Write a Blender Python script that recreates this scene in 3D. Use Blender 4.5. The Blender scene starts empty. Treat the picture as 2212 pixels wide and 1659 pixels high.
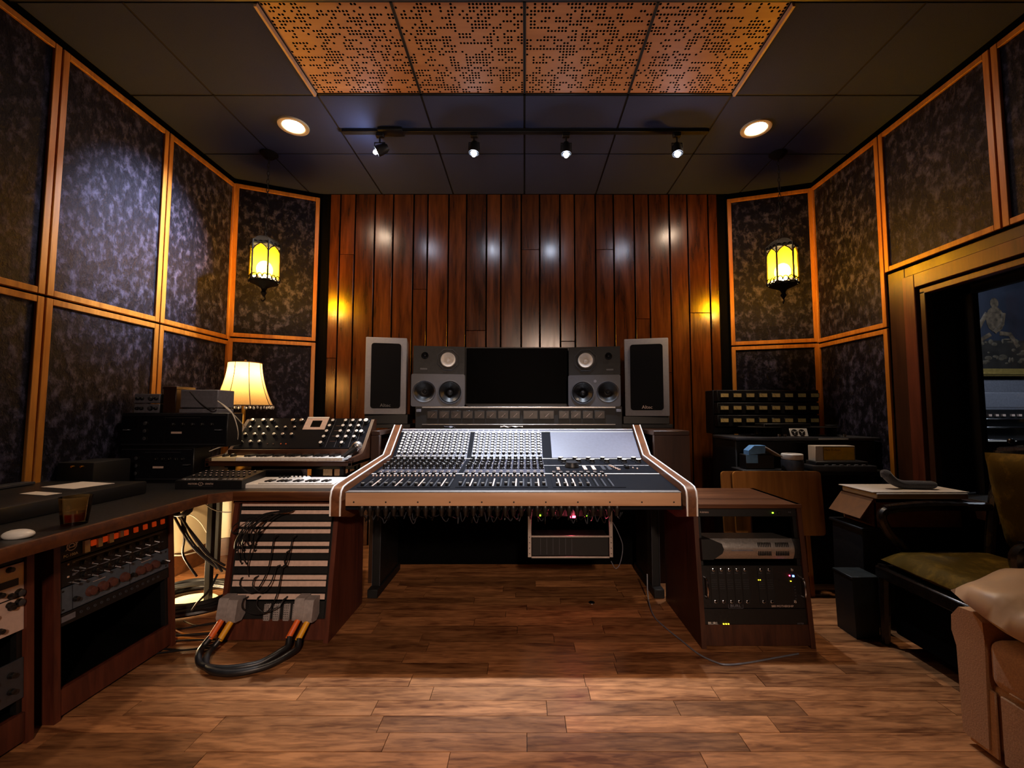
import bpy, bmesh, math, random
from mathutils import Vector, Matrix
R = math.radians
PI = math.pi
scn = bpy.context.scene
COL = scn.collection

# ---------------------------------------------------------------- camera
F_PX, W_PX, H_PX = 930.0, 2212.0, 1659.0
HC = 1.08                                   # camera height
cam_d = bpy.data.cameras.new('camera'); cam = bpy.data.objects.new('camera', cam_d); COL.objects.link(cam)
cam_d.sensor_fit = 'HORIZONTAL'; cam_d.sensor_width = 36.0; cam_d.lens = F_PX / W_PX * 36.0
cam_d.clip_start = 0.05; cam_d.clip_end = 60
CAM_ROT = (R(90 + 3.63), 0, 0)
VPX = 1133.0                                # the frame is cropped: the lens axis sits right of its middle
cam_d.shift_x = -(VPX - W_PX/2)/W_PX
cam.location = (0, 0, HC); cam.rotation_euler = CAM_ROT
scn.camera = cam
# ---------------------------------------------------------------- world, exposure, lights without a visible lamp of their own
wd = bpy.data.worlds.new('night'); scn.world = wd; wd.use_nodes = True
wd.node_tree.nodes['Background'].inputs[0].default_value = (0.02, 0.022, 0.03, 1)
wd.node_tree.nodes['Background'].inputs[1].default_value = 0.0
vs = scn.view_settings; vs.view_transform = 'Standard'; vs.look = 'None'; vs.gamma = 1; vs.use_curve_mapping = False
vs.exposure = 0.0
scn.cycles.max_bounces = 6; scn.cycles.diffuse_bounces = 3; scn.cycles.glossy_bounces = 3
scn.cycles.transmission_bounces = 5; scn.cycles.transparent_max_bounces = 8
scn.cycles.caustics_reflective = False; scn.cycles.caustics_refractive = False
scn.cycles.sample_clamp_indirect = 3.0; scn.cycles.blur_glossy = 0.5
scn.cycles.use_denoising = True
E_DOWN, E_TRACK, E_LANTERN, E_LAMP, E_DESK, E_REAR, E_UP, E_LIVE = 50.0, 330.0, 52.0, 9.0, 60.0, 430.0, 52.0, 30.0

def light(name, kind, loc, energy, color, parent=None, target=None, **kw):
    d = bpy.data.lights.new(name, kind); d.energy = energy; d.color = color
    for k, v in kw.items(): setattr(d, k, v)
    o = bpy.data.objects.new(name, d); COL.objects.link(o); o.location = loc
    if target is not None:
        o.rotation_euler = (Vector(target) - Vector(loc)).to_track_quat('-Z', 'Y').to_euler()
    if parent is not None: o.parent = parent
    return o

# unseen lamp added behind the camera for the inferred frontal light
light('rear_room_lamp', 'SPOT', (0.5, -1.9, 2.3), E_REAR, (1.0, 0.70, 0.52), target=(-.30, 1.8, .42), spot_size=R(54), spot_blend=1.0, shadow_soft_size=.12)
# fill spot added behind the camera to brighten the perforated ceiling panels
light('ceiling_panel_fill', 'SPOT', (-.4, -.5, 1.75), E_UP, (1.0, .80, .60), target=(-.35, 2.15, 2.92), spot_size=R(52), spot_blend=1.0, shadow_soft_size=.1)
# dim lamp light of the room beyond the window
light('live_room_light', 'AREA', (4.4, 3.0, 2.7), E_LIVE, (0.86, 0.9, 1.0), target=(4.7, 4.2, 1.2), shape='DISK', size=0.4)

# ---------------------------------------------------------------- helpers
from mathutils import Euler
_RM = Euler(CAM_ROT, 'XYZ').to_matrix()
def ray(px, py):
    return _RM @ Vector(((px - VPX)/F_PX, (H_PX/2 - py)/F_PX, -1))
def at(px, py, Y):
    d = ray(px, py); return Vector((0, 0, HC)) + d * (Y/d.y)
def atX(px, py, X):
    d = ray(px, py); return Vector((0, 0, HC)) + d * (X/d.x)
def atZ(px, py, Z):
    d = ray(px, py); return Vector((0, 0, HC)) + d * ((Z-HC)/d.z)

def spline(pts, n=6):
    pts = [Vector(p) for p in pts]; out = []
    for i in range(len(pts)-1):
        p0 = pts[max(i-1, 0)]; p1 = pts[i]; p2 = pts[i+1]; p3 = pts[min(i+2, len(pts)-1)]
        for k in range(n):
            t = k/n
            out.append(0.5*((2*p1) + (p2-p0)*t + (2*p0-5*p1+4*p2-p3)*t*t + (3*p1-p0-3*p2+p3)*t**3))
    out.append(pts[-1]); return out

class MB:
    def __init__(s): s.bm = bmesh.new(); s.mats = []; s.M = Matrix.Identity(4)
    def mi(s, m):
        if m not in s.mats: s.mats.append(m)
        return s.mats.index(m)
    def _fin(s, verts, m):
        i = s.mi(m); fs = set()
        for v in verts: fs.update(v.link_faces)
        for f in fs: f.material_index = i
        return fs
    def box(s, c, size, m, bev=0, seg=1, rot=None):
        T = s.M @ Matrix.Translation(c) @ (Euler(rot).to_matrix().to_4x4() if rot else Matrix.Identity(4)) @ Matrix.Diagonal((*size, 1))
        r = bmesh.ops.create_cube(s.bm, size=1, matrix=T); s._fin(r['verts'], m)
        if bev:
            es = set(e for v in r['verts'] for e in v.link_edges)
            bmesh.ops.bevel(s.bm, geom=list(es), offset=bev, segments=seg, affect='EDGES', profile=0.5)
        return s
    def bb(s, a, b, m, bev=0, seg=1):
        a = Vector(a); b = Vector(b)
        return s.box((a+b)/2, [abs(x) for x in (b-a)], m, bev, seg)
    def cyl(s, p0, p1, r, m, seg=12, r2=None):
        p0 = Vector(p0); p1 = Vector(p1); d = p1-p0
        T = s.M @ Matrix.Translation((p0+p1)/2) @ d.to_track_quat('Z', 'Y').to_matrix().to_4x4()
        q = bmesh.ops.create_cone(s.bm, cap_ends=True, segments=seg, radius1=r, radius2=r if r2 is None else r2, depth=d.length, matrix=T)
        s._fin(q['verts'], m); return s
    def sph(s, c, r, m, u=12, v=8, rot=None):
        sc = (r, r, r) if not hasattr(r, '__len__') else r
        T = s.M @ Matrix.Translation(c) @ (Euler(rot).to_matrix().to_4x4() if rot else Matrix.Identity(4)) @ Matrix.Diagonal((*sc, 1))
        q = bmesh.ops.create_uvsphere(s.bm, u_segments=u, v_segments=v, radius=1, matrix=T); s._fin(q['verts'], m); return s
    def tube(s, pts, r, m, seg=6, cap=True):
        pts = [Vector(p) for p in pts]; i = s.mi(m); n = len(pts); rings = []; nrm = None
        for k in range(n):
            t = (pts[min(k+1, n-1)] - pts[max(k-1, 0)])
            t = t.normalized() if t.length > 1e-9 else Vector((0, 0, 1))
            if nrm is None:
                nrm = t.orthogonal().normalized()
            else:
                nrm = nrm - t*nrm.dot(t); nrm = nrm.normalized() if nrm.length > 1e-6 else t.orthogonal().normalized()
            b = t.cross(nrm); rr = r[k] if hasattr(r, '__len__') else r
            rings.append([s.bm.verts.new(s.M @ (pts[k] + (nrm*math.cos(2*PI*j/seg) + b*math.sin(2*PI*j/seg))*rr)) for j in range(seg)])
        for k in range(n-1):
            for j in range(seg):
                f = s.bm.faces.new((rings[k][j], rings[k][(j+1) % seg], rings[k+1][(j+1) % seg], rings[k+1][j])); f.material_index = i
        if cap:
            for rg in (rings[0][::-1], rings[-1]):
                f = s.bm.faces.new(rg); f.material_index = i
        return s
    def lathe(s, prof, m, seg=20, M=None, close=False):
        i = s.mi(m); T = s.M @ (M if M is not None else Matrix.Identity(4)); rings = []
        for (r, z) in prof:
            r = max(r, 1e-4)
            rings.append([s.bm.verts.new(T @ Vector((r*math.cos(2*PI*j/seg), r*math.sin(2*PI*j/seg), z))) for j in range(seg)])
        for k in range(len(prof)-1):
            for j in range(seg):
                f = s.bm.faces.new((rings[k][j], rings[k][(j+1) % seg], rings[k+1][(j+1) % seg], rings[k+1][j])); f.material_index = i
        return s
    def prism(s, poly, x0, x1, m, axis='x'):
        """polygon of (y,z) extruded along x (axis 'x') or of (x,y) extruded along z ('z') or (x,z) along y ('y')"""
        def P(a, b, t):
            return Vector((t, a, b)) if axis == 'x' else Vector((a, b, t)) if axis == 'z' else Vector((a, t, b))
        i = s.mi(m)
        A = [s.bm.verts.new(s.M @ P(a, b, x0)) for a, b in poly]; B = [s.bm.verts.new(s.M @ P(a, b, x1)) for a, b in poly]
        n = len(poly); fs = [s.bm.faces.new(A), s.bm.faces.new(B[::-1])]
        for k in range(n):
            fs.append(s.bm.faces.new((A[k], B[k], B[(k+1) % n], A[(k+1) % n])))
        for f in fs: f.material_index = i
        return s
    def quad(s, pts, m):
        f = s.bm.faces.new([s.bm.verts.new(s.M @ Vector(p)) for p in pts]); f.material_index = s.mi(m); return s
    def mesh(s, name, smooth=True, ang=38):
        bmesh.ops.recalc_face_normals(s.bm, faces=s.bm.faces[:])
        me = bpy.data.meshes.new(name); s.bm.to_mesh(me); s.bm.free()
        for m in s.mats: me.materials.append(m)
        if smooth:
            me.polygons.foreach_set('use_smooth', [True]*len(me.polygons)); me.set_sharp_from_angle(angle=R(ang))
        return me
    def build(s, name, parent=None, loc=(0, 0, 0), **kw):
        return link(name, s.mesh(name, **kw), parent, loc)

def link(name, me, parent=None, loc=(0, 0, 0), rot=None):
    o = bpy.data.objects.new(name, me); COL.objects.link(o); o.location = loc
    if rot is not None: o.rotation_euler = rot
    if parent is not None: o.parent = parent
    return o
def tag(o, label=None, cat=None, group=None, kind=None):
    if label: o['label'] = label
    if cat: o['category'] = cat
    if group: o['group'] = group
    if kind: o['kind'] = kind
    return o
def thing(name, label, cat, loc=(0, 0, 0), rot=(0, 0, 0), group=None, M=None):
    o = bpy.data.objects.new(name, None); COL.objects.link(o)
    if M is not None: o.matrix_world = M
    else: o.location = loc; o.rotation_euler = rot
    o.empty_display_size = 0.05
    return tag(o, label, cat, group)
def struct(name, mb, parent=None):
    o = mb.build(name, parent)
    if parent is None: o['kind'] = 'structure'
    return o
def text(body, size, m, parent, loc, rot=(PI/2, 0, 0), name='lettering', align='LEFT', ext=0.0004, sx=1.0):
    cu = bpy.data.curves.new(name, 'FONT'); cu.body = body; cu.size = size; cu.extrude = ext; cu.align_x = align; cu.resolution_u = 2
    tmp = bpy.data.objects.new('tmp', cu); COL.objects.link(tmp)
    me = bpy.data.meshes.new_from_object(tmp.evaluated_get(bpy.context.evaluated_depsgraph_get()))
    bpy.data.objects.remove(tmp); bpy.data.curves.remove(cu)
    me.materials.clear(); me.materials.append(m)
    o = link(name, me, parent, loc, rot); o.scale = (sx, 1, 1); return o

def plate(name, outer, holes, t, m, parent, y=0.0, loc=(0, 0, 0)):
    """upright board in the x-z plane, its front at y, thickness t, with round holes (x, z, r)"""
    cu = bpy.data.curves.new(name, 'CURVE'); cu.dimensions = '2D'; cu.fill_mode = 'BOTH'; cu.extrude = t/2
    loops = [outer] + [[(cx+r*math.cos(2*PI*i/32), cz+r*math.sin(2*PI*i/32)) for i in range(32)] for cx, cz, r in holes]
    for lp in loops:
        sp = cu.splines.new('POLY'); sp.points.add(len(lp)-1); sp.use_cyclic_u = True
        for p, (x, z) in zip(sp.points, lp): p.co = (x, z, 0, 1)
    tmp = bpy.data.objects.new('tmp', cu); COL.objects.link(tmp)
    me = bpy.data.meshes.new_from_object(tmp.evaluated_get(bpy.context.evaluated_depsgraph_get()))
    bpy.data.objects.remove(tmp); bpy.data.curves.remove(cu)
    me.transform(Matrix.Translation((0, y+t/2, 0)) @ Matrix.Rotation(PI/2, 4, 'X')); me.materials.clear(); me.materials.append(m)
    return link(name, me, parent, loc)
def rect(x0, z0, x1, z1): return [(x0, z0), (x1, z0), (x1, z1), (x0, z1)]

# ---------------------------------------------------------------- materials
def newmat(name):
    m = bpy.data.materials.new(name); m.use_nodes = True
    nt = m.node_tree; return m, nt, nt.nodes['Principled BSDF'], nt.nodes['Material Output']
def rgb(h): return tuple(((c/255)/12.92 if c/255 <= .04045 else ((c/255+.055)/1.055)**2.4) for c in h) + (1,)
def mat(name, c, rough=.5, metal=0, spec=.5, var=.15, scale=30, bump=0.0, sheen=0, coat=0, emit=None, es=0, rvar=.1):
    m, nt, b, out = newmat(name); N = nt.nodes; L = nt.links
    col = rgb(c)
    tc = N.new('ShaderNodeTexCoord'); no = N.new('ShaderNodeTexNoise'); no.inputs['Scale'].default_value = scale; no.inputs['Detail'].default_value = 4
    L.new(tc.outputs['Object'], no.inputs['Vector'])
    rp = N.new('ShaderNodeValToRGB'); L.new(no.outputs['Fac'], rp.inputs['Fac'])
    rp.color_ramp.elements[0].position = .3; rp.color_ramp.elements[1].position = .7
    rp.color_ramp.elements[0].color = tuple(x*(1-var) for x in col[:3]) + (1,)
    rp.color_ramp.elements[1].color = tuple(min(1, x*(1+var)) for x in col[:3]) + (1,)
    L.new(rp.outputs['Color'], b.inputs['Base Color'])
    mr = N.new('ShaderNodeMapRange'); L.new(no.outputs['Fac'], mr.inputs['Value'])
    mr.inputs['To Min'].default_value = max(0, rough-rvar); mr.inputs['To Max'].default_value = min(1, rough+rvar)
    L.new(mr.outputs['Result'], b.inputs['Roughness'])
    b.inputs['Metallic'].default_value = metal; b.inputs['Specular IOR Level'].default_value = spec
    if sheen: b.inputs['Sheen Weight'].default_value = sheen; b.inputs['Sheen Roughness'].default_value = .4
    if coat: b.inputs['Coat Weight'].default_value = coat; b.inputs['Coat Roughness'].default_value = .15
    if bump:
        bp = N.new('ShaderNodeBump'); bp.inputs['Strength'].default_value = bump; bp.inputs['Distance'].default_value = .003
        L.new(no.outputs['Fac'], bp.inputs['Height']); L.new(bp.outputs['Normal'], b.inputs['Normal'])
    if emit: b.inputs['Emission Color'].default_value = rgb(emit); b.inputs['Emission Strength'].default_value = es
    return m
def emis(name, c, s):
    m, nt, b, out = newmat(name); nt.nodes.remove(b); e = nt.nodes.new('ShaderNodeEmission')
    e.inputs[0].default_value = rgb(c); e.inputs[1].default_value = s; nt.links.new(e.outputs[0], out.inputs[0]); return m
def wood(name, c1, c2, axis='x', rough=.35, rand=.35, fine=60, knots=True, spec=.5, bump=.15, coat=0.0, stretch=12):
    """grain along an axis of the world; each object shifts tone and grain by its own random number"""
    m, nt, b, out = newmat(name); N = nt.nodes; L = nt.links
    geo = N.new('ShaderNodeNewGeometry'); oi = N.new('ShaderNodeObjectInfo')
    mp = N.new('ShaderNodeMapping')
    sc = {'x': (1/stretch, 1, 1), 'y': (1, 1/stretch, 1), 'z': (1, 1, 1/stretch)}[axis]
    mp.inputs['Scale'].default_value = sc
    cm = N.new('ShaderNodeVectorMath'); cm.operation = 'SCALE'; cm.inputs[0].default_value = (37.0, 53.0, 71.0)
    L.new(oi.outputs['Random'], cm.inputs['Scale'])
    ad = N.new('ShaderNodeVectorMath'); ad.operation = 'ADD'; L.new(geo.outputs['Position'], mp.inputs['Vector'])
    L.new(mp.outputs['Vector'], ad.inputs[0]); L.new(cm.outputs['Vector'], ad.inputs[1])
    n1 = N.new('ShaderNodeTexNoise'); n1.inputs['Scale'].default_value = fine; n1.inputs['Detail'].default_value = 6; n1.inputs['Distortion'].default_value = .6
    n2 = N.new('ShaderNodeTexNoise'); n2.inputs['Scale'].default_value = fine/7; n2.inputs['Detail'].default_value = 3; n2.inputs['Distortion'].default_value = 1.6
    L.new(ad.outputs['Vector'], n1.inputs['Vector']); L.new(ad.outputs['Vector'], n2.inputs['Vector'])
    mx = N.new('ShaderNodeMath'); mx.operation = 'MULTIPLY_ADD'; mx.inputs[1].default_value = .45
    L.new(n1.outputs['Fac'], mx.inputs[0])
    m2 = N.new('ShaderNodeMath'); m2.operation = 'MULTIPLY'; m2.inputs[1].default_value = .55; L.new(n2.outputs['Fac'], m2.inputs[0])
    L.new(m2.outputs[0], mx.inputs[2])
    rp = N.new('ShaderNodeValToRGB'); L.new(mx.outputs[0], rp.inputs['Fac'])
    rp.color_ramp.elements[0].position = .36; rp.color_ramp.elements[1].position = .62
    rp.color_ramp.elements[0].color = rgb(c1); rp.color_ramp.elements[1].color = rgb(c2)
    hv = N.new('ShaderNodeHueSaturation')
    vr = N.new('ShaderNodeMapRange'); L.new(oi.outputs['Random'], vr.inputs['Value'])
    vr.inputs['To Min'].default_value = 1-rand; vr.inputs['To Max'].default_value = 1+rand
    L.new(vr.outputs['Result'], hv.inputs['Value']); L.new(rp.outputs['Color'], hv.inputs['Color'])
    L.new(hv.outputs['Color'], b.inputs['Base Color'])
    rr = N.new('ShaderNodeMapRange'); L.new(n2.outputs['Fac'], rr.inputs['Value']); rr.inputs['To Min'].default_value = rough-.08; rr.inputs['To Max'].default_value = rough+.12
    L.new(rr.outputs['Result'], b.inputs['Roughness']); b.inputs['Specular IOR Level'].default_value = spec
    if coat: b.inputs['Coat Weight'].default_value = coat; b.inputs['Coat Roughness'].default_value = .2
    bp = N.new('ShaderNodeBump'); bp.inputs['Strength'].default_value = bump; bp.inputs['Distance'].default_value = .002
    L.new(mx.outputs[0], bp.inputs['Height']); L.new(bp.outputs['Normal'], b.inputs['Normal'])
    return m
def velvet(name, c1, c2, scale=22, bump=.9, rough=.5, sheen=.6, tint=(150, 150, 190), dist=.012):
    m, nt, b, out = newmat(name); N = nt.nodes; L = nt.links
    geo = N.new('ShaderNodeNewGeometry')
    mp = N.new('ShaderNodeMapping'); mp.inputs['Scale'].default_value = (1, 1, .7); L.new(geo.outputs['Position'], mp.inputs['Vector'])
    n1 = N.new('ShaderNodeTexNoise'); n1.inputs['Scale'].default_value = scale; n1.inputs['Detail'].default_value = 7; n1.inputs['Roughness'].default_value = .70; n1.inputs['Distortion'].default_value = .15
    L.new(mp.outputs['Vector'], n1.inputs['Vector'])
    rp = N.new('ShaderNodeValToRGB'); L.new(n1.outputs['Fac'], rp.inputs['Fac'])
    rp.color_ramp.elements[0].position = .50; rp.color_ramp.elements[1].position = .72
    rp.color_ramp.elements[0].color = rgb(c1); rp.color_ramp.elements[1].color = rgb(c2)
    L.new(rp.outputs['Color'], b.inputs['Base Color'])
    b.inputs['Roughness'].default_value = rough; b.inputs['Specular IOR Level'].default_value = .4
    b.inputs['Specular Tint'].default_value = rgb(tint)
    sw = N.new('ShaderNodeMapRange'); L.new(n1.outputs['Fac'], sw.inputs['Value']); sw.inputs['From Min'].default_value = .42; sw.inputs['From Max'].default_value = .66
    sw.inputs['To Min'].default_value = sheen*.2; sw.inputs['To Max'].default_value = sheen
    L.new(sw.outputs['Result'], b.inputs['Sheen Weight']); b.inputs['Sheen Tint'].default_value = rgb(tint)
    b.inputs['Sheen Roughness'].default_value = .35
    bp = N.new('ShaderNodeBump'); bp.inputs['Strength'].default_value = bump; bp.inputs['Distance'].default_value = dist
    L.new(n1.outputs['Fac'], bp.inputs['Height']); L.new(bp.outputs['Normal'], b.inputs['Normal'])
    return m
def glassy(name, c, translucent=.5, rough=.1):
    """coloured glass that light passes through: tinted transparency mixed with a glow-through layer"""
    m, nt, b, out = newmat(name); N = nt.nodes; L = nt.links; nt.nodes.remove(b)
    t = N.new('ShaderNodeBsdfTransparent'); t.inputs[0].default_value = rgb(c)
    d = N.new('ShaderNodeBsdfTranslucent'); d.inputs[0].default_value = rgb(c)
    g = N.new('ShaderNodeBsdfGlossy'); g.inputs['Roughness'].default_value = rough
    no = N.new('ShaderNodeTexNoise'); no.inputs['Scale'].default_value = 60
    mr = N.new('ShaderNodeMapRange'); L.new(no.outputs['Fac'], mr.inputs['Value']); mr.inputs['To Min'].default_value = translucent-.15; mr.inputs['To Max'].default_value = translucent+.15
    x = N.new('ShaderNodeMixShader'); L.new(mr.outputs['Result'], x.inputs[0]); L.new(t.outputs[0], x.inputs[1]); L.new(d.outputs[0], x.inputs[2])
    fr = N.new('ShaderNodeFresnel'); fr.inputs[0].default_value = 1.3
    y = N.new('ShaderNodeMixShader'); L.new(fr.outputs[0], y.inputs[0]); L.new(x.outputs[0], y.inputs[1]); L.new(g.outputs[0], y.inputs[2])
    L.new(y.outputs[0], out.inputs[0]); return m

M_FLOOR = wood('oak floor', (92, 54, 30), (170, 116, 72), 'x', .34, .34, 80, bump=.12, stretch=6)
M_WALLWOOD = wood('mahogany wall boards', (50, 24, 7), (96, 50, 15), 'z', .21, .34, 38, bump=.012, spec=.7, stretch=9)
M_BATTEN = wood('pine batten', (146, 90, 26), (186, 124, 44), 'z', .42, .08, 60)
M_WALNUT = wood('walnut cabinet', (48, 24, 14), (78, 42, 24), 'z', .42, .12, 60)
M_WALNUT_H = wood('walnut edge', (64, 34, 16), (100, 58, 28), 'x', .38, .1, 60)
M_REDWOOD = wood('reddish rack wood', (62, 28, 18), (94, 46, 30), 'z', .42, .08, 60)
M_TAN = wood('beige front rail', (188, 146, 112), (208, 166, 130), 'x', .45, .03, 40)
M_OAKTABLE = wood('oak table', (140, 88, 34), (176, 116, 50), 'z', .4, .1, 40)
M_CHEEK = wood('console cheek wood', (84, 48, 26), (118, 72, 40), 'y', .4, .06, 60)
M_DARKWOOD = wood('dark brown wood', (36, 19, 11), (60, 33, 18), 'z', .4, .1, 40)
M_VELVET = velvet('crushed navy velvet', (5, 5, 7), (74, 72, 96), scale=24, sheen=.5)
M_OLIVE = velvet('olive velvet', (66, 50, 14), (112, 86, 28), 14, .4, .6, .35, (190, 170, 90), .006)
M_CEIL = mat('black ceiling tile', (56, 64, 94), .85, spec=.2, scale=220, var=.25, bump=.3)
M_GRID = mat('ceiling grid metal', (14, 14, 15), .6, spec=.3)
M_PERF = wood('perforated tan board', (186, 130, 84), (204, 148, 98), 'x', .5, .03, 30)
M_CREAM = mat('cream lower wall', (226, 208, 170), .4, scale=8, var=.05)
M_BLACK = mat('black plastic', (15, 15, 16), .42, spec=.5, scale=90)
M_BLK2 = mat('matte black metal', (14, 14, 15), .55, spec=.4, scale=60)
M_VOID = mat('flat black', (5, 5, 5), .9, spec=.05)
M_DGREY = mat('dark grey metal', (52, 54, 60), .45, spec=.5, scale=50)
M_GREYP = mat('grey plastic', (104, 106, 116), .45, scale=60)
M_SPKGREY = mat('grey speaker enamel', (150, 150, 156), .42, scale=60, var=.06)
M_CHAR = mat('charcoal speaker cabinet', (56, 58, 66), .45, scale=70, var=.1)
M_GRILLE = mat('black grille cloth', (20, 20, 22), .95, spec=.1, scale=400, bump=.4)
M_CONE = mat('white paper cone', (232, 228, 222), .6, scale=40, var=.05)
M_RUBBER = mat('black rubber', (18, 18, 20), .38, spec=.5)
M_CHROME = mat('chrome', (210, 210, 215), .18, metal=1, scale=40, var=.05)
M_BRUSH = mat('brushed aluminium', (190, 186, 182), .36, metal=.85, scale=120, var=.1)
M_STRIPPLATE = mat('anodised channel plate', (58, 58, 70), .45, metal=.1, scale=80, var=.08)
M_BLANK = mat('blank grey panel', (84, 86, 104), .5, scale=60, var=.1)
M_PANELDK = mat('dark console panel', (16, 17, 22), .65, spec=.06, scale=60)
M_WHITE = mat('white plastic', (228, 226, 220), .4, scale=60, var=.04)
M_WHITELINE = mat('white inlay line', (240, 240, 238), .45, var=.02)
M_LABEL = mat('pale label strip', (206, 180, 166), .55, scale=60, var=.1)
M_PAPER = mat('white paper', (214, 206, 196), .8, scale=20, var=.05)
M_AMBERSW = mat('amber rocker', (214, 74, 22), .35, scale=40, emit=(230, 70, 16), es=.22)
M_BLUEGREY = mat('blue grey rack panel', (72, 84, 98), .5, scale=60)
M_SILVERPANEL = mat('silver pink rack panel', (206, 184, 174), .45, scale=50, var=.08)
M_BAKELITE = mat('dark red knob', (86, 52, 46), .4)
M_BRASS = mat('brass', (210, 160, 70), .3, metal=1)
M_IRON = mat('black wrought iron', (18, 13, 8), .7, spec=.12, metal=0, scale=40)
M_FABRIC = mat('beige sofa fabric', (196, 156, 116), .85, spec=.2, scale=220, var=.15, bump=.35, sheen=.3)
M_SATIN = mat('satin pillow', (198, 164, 128), .42, scale=12, var=.1, bump=.3, sheen=.4)
M_CARD = mat('brown cardboard', (112, 74, 40), .8, scale=30)
M_SOCK = mat('grey wool', (88, 90, 98), .95, spec=.1, scale=160, bump=.6, sheen=.4)
M_TEAL = mat('dark teal plastic', (20, 29, 32), .5)
M_BLUE = mat('blue card', (96, 146, 196), .6)
M_YELLOW = mat('yellow tape', (226, 160, 30), .5, var=.08)
M_ORANGE = mat('orange tape', (220, 98, 34), .5, var=.08)
M_YLABEL = mat('yellow label', (214, 172, 36), .6)
M_INK = mat('dark ink', (40, 26, 12), .7)
M_CABLE = mat('black cable', (20, 20, 22), .42)
M_WCABLE = mat('white cable', (214, 206, 190), .45)
M_OCABLE = mat('orange cable', (190, 120, 40), .45)
M_GOLD = mat('gold frame', (196, 168, 96), .35, metal=.7)
M_VUFACE = mat('cream meter face', (186, 160, 116), .5)
M_VUDARK = mat('unlit meter face', (58, 48, 40), .3, spec=.6)
M_SCREEN = mat('switched off screen', (3, 3, 4), .5, spec=.03, var=.02, rvar=.02)
M_LED_R = emis('red led', (255, 40, 70), 40); M_LED_G = emis('green led', (150, 255, 40), 6); M_LED_Y = emis('yellow led', (255, 220, 40), 5)
M_LED_B = emis('blue led', (90, 130, 255), 8); M_LED_W = emis('white led', (225, 235, 255), 8)
M_BULB = emis('amber lantern bulb', (255, 232, 170), 260)
M_BULBW = emis('warm lamp bulb', (255, 205, 140), 30)
M_DOWNL = emis('downlight lens', (255, 222, 190), 110)
M_SPOTL = emis('spotlight lens', (222, 233, 255), 420)
M_AMBERGL = glassy('amber glass', (255, 190, 30), .34)
M_SHADE = glassy('cream lamp shade', (255, 206, 132), .93, .6)
# ================================================================ SETTING
rnd = random.Random(7)
XL, XR, YB, ZC = -2.30, 2.32, 3.555, 2.92
YCL, YCR, XDL, XDR = 3.297, 3.355, -1.70, 1.68      # where the side walls turn, and where the slanted corners meet the back wall
YREAR = -2.4
# ---- floor
b = MB(); b.bb((XL-.1, YREAR, -.08), (XR+.1, YB+.1, -.012), M_DARKWOOD); floor = struct('floor', b)
b = MB(); b.bb((XL, 2.903, -.012), (XR, YB, 0), M_FLOOR); b.bb((XL, YREAR, -.012), (XR, 1.033, 0), M_FLOOR)
o = b.build('far_boards', floor); o['kind'] = 'stuff'
b = MB(); b.box((0, 0, 0), (1, 1, 1), M_FLOOR); me = b.mesh('plank', smooth=False)
y0 = 1.765 - .0813*9
for row in range(23):
    yc = y0 + .0813*row + .0406; x = XL - rnd.uniform(0, .5)
    while x < XR:
        ln = rnd.uniform(.42, .95); x1 = min(x+ln, XR)
        if XR-x1 < .15: x1 = XR
        xa = max(x, XL)
        if x1-xa > .02:
            o = link('plank', me, floor, ((xa+x1)/2, yc, -.006 + rnd.uniform(-.0006, .0004))); o.scale = (x1-xa-.0022, .0792, .012)
        x = x1
# ---- ceiling
b = MB(); b.bb((XL-.1, YREAR, ZC+.03), (XR+.1, YB+.1, ZC+.1), M_VOID); ceiling = struct('ceiling', b)
YG = [1.826 + .575*k for k in range(-7, 4)]; XG = [XL, -1.815, -1.21, -.605, 0, .605, 1.21, 1.815, XR]
b = MB(); b.box((0, 0, 0), (1, 1, 1), M_CEIL); me = b.mesh('ceiling_tile', smooth=False)
for j in range(len(YG)-1):
    for i in range(len(XG)-1):
        if j == 7 and 2 <= i <= 5: continue
        x0, x1, ya, yb = XG[i], XG[i+1], YG[j], YG[j+1]
        o = link('ceiling_tile', me, ceiling, ((x0+x1)/2, (ya+yb)/2, ZC+.012)); o.scale = (x1-x0-.013, yb-ya-.013, .022)
b = MB()
for x in XG[1:-1]: b.bb((x-.0065, YREAR, ZC+.004), (x+.0065, YB, ZC+.028), M_GRID)
for y in YG: b.bb((XL, y-.0065, ZC+.004), (XR, y+.0065, ZC+.028), M_GRID)
b.build('ceiling_grid', ceiling)
b = MB(); b.bb((XL, 1.70, ZC-.014), (XR, 1.812, ZC+.004), M_DGREY, .003); struct('trim_1', b)

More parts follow.
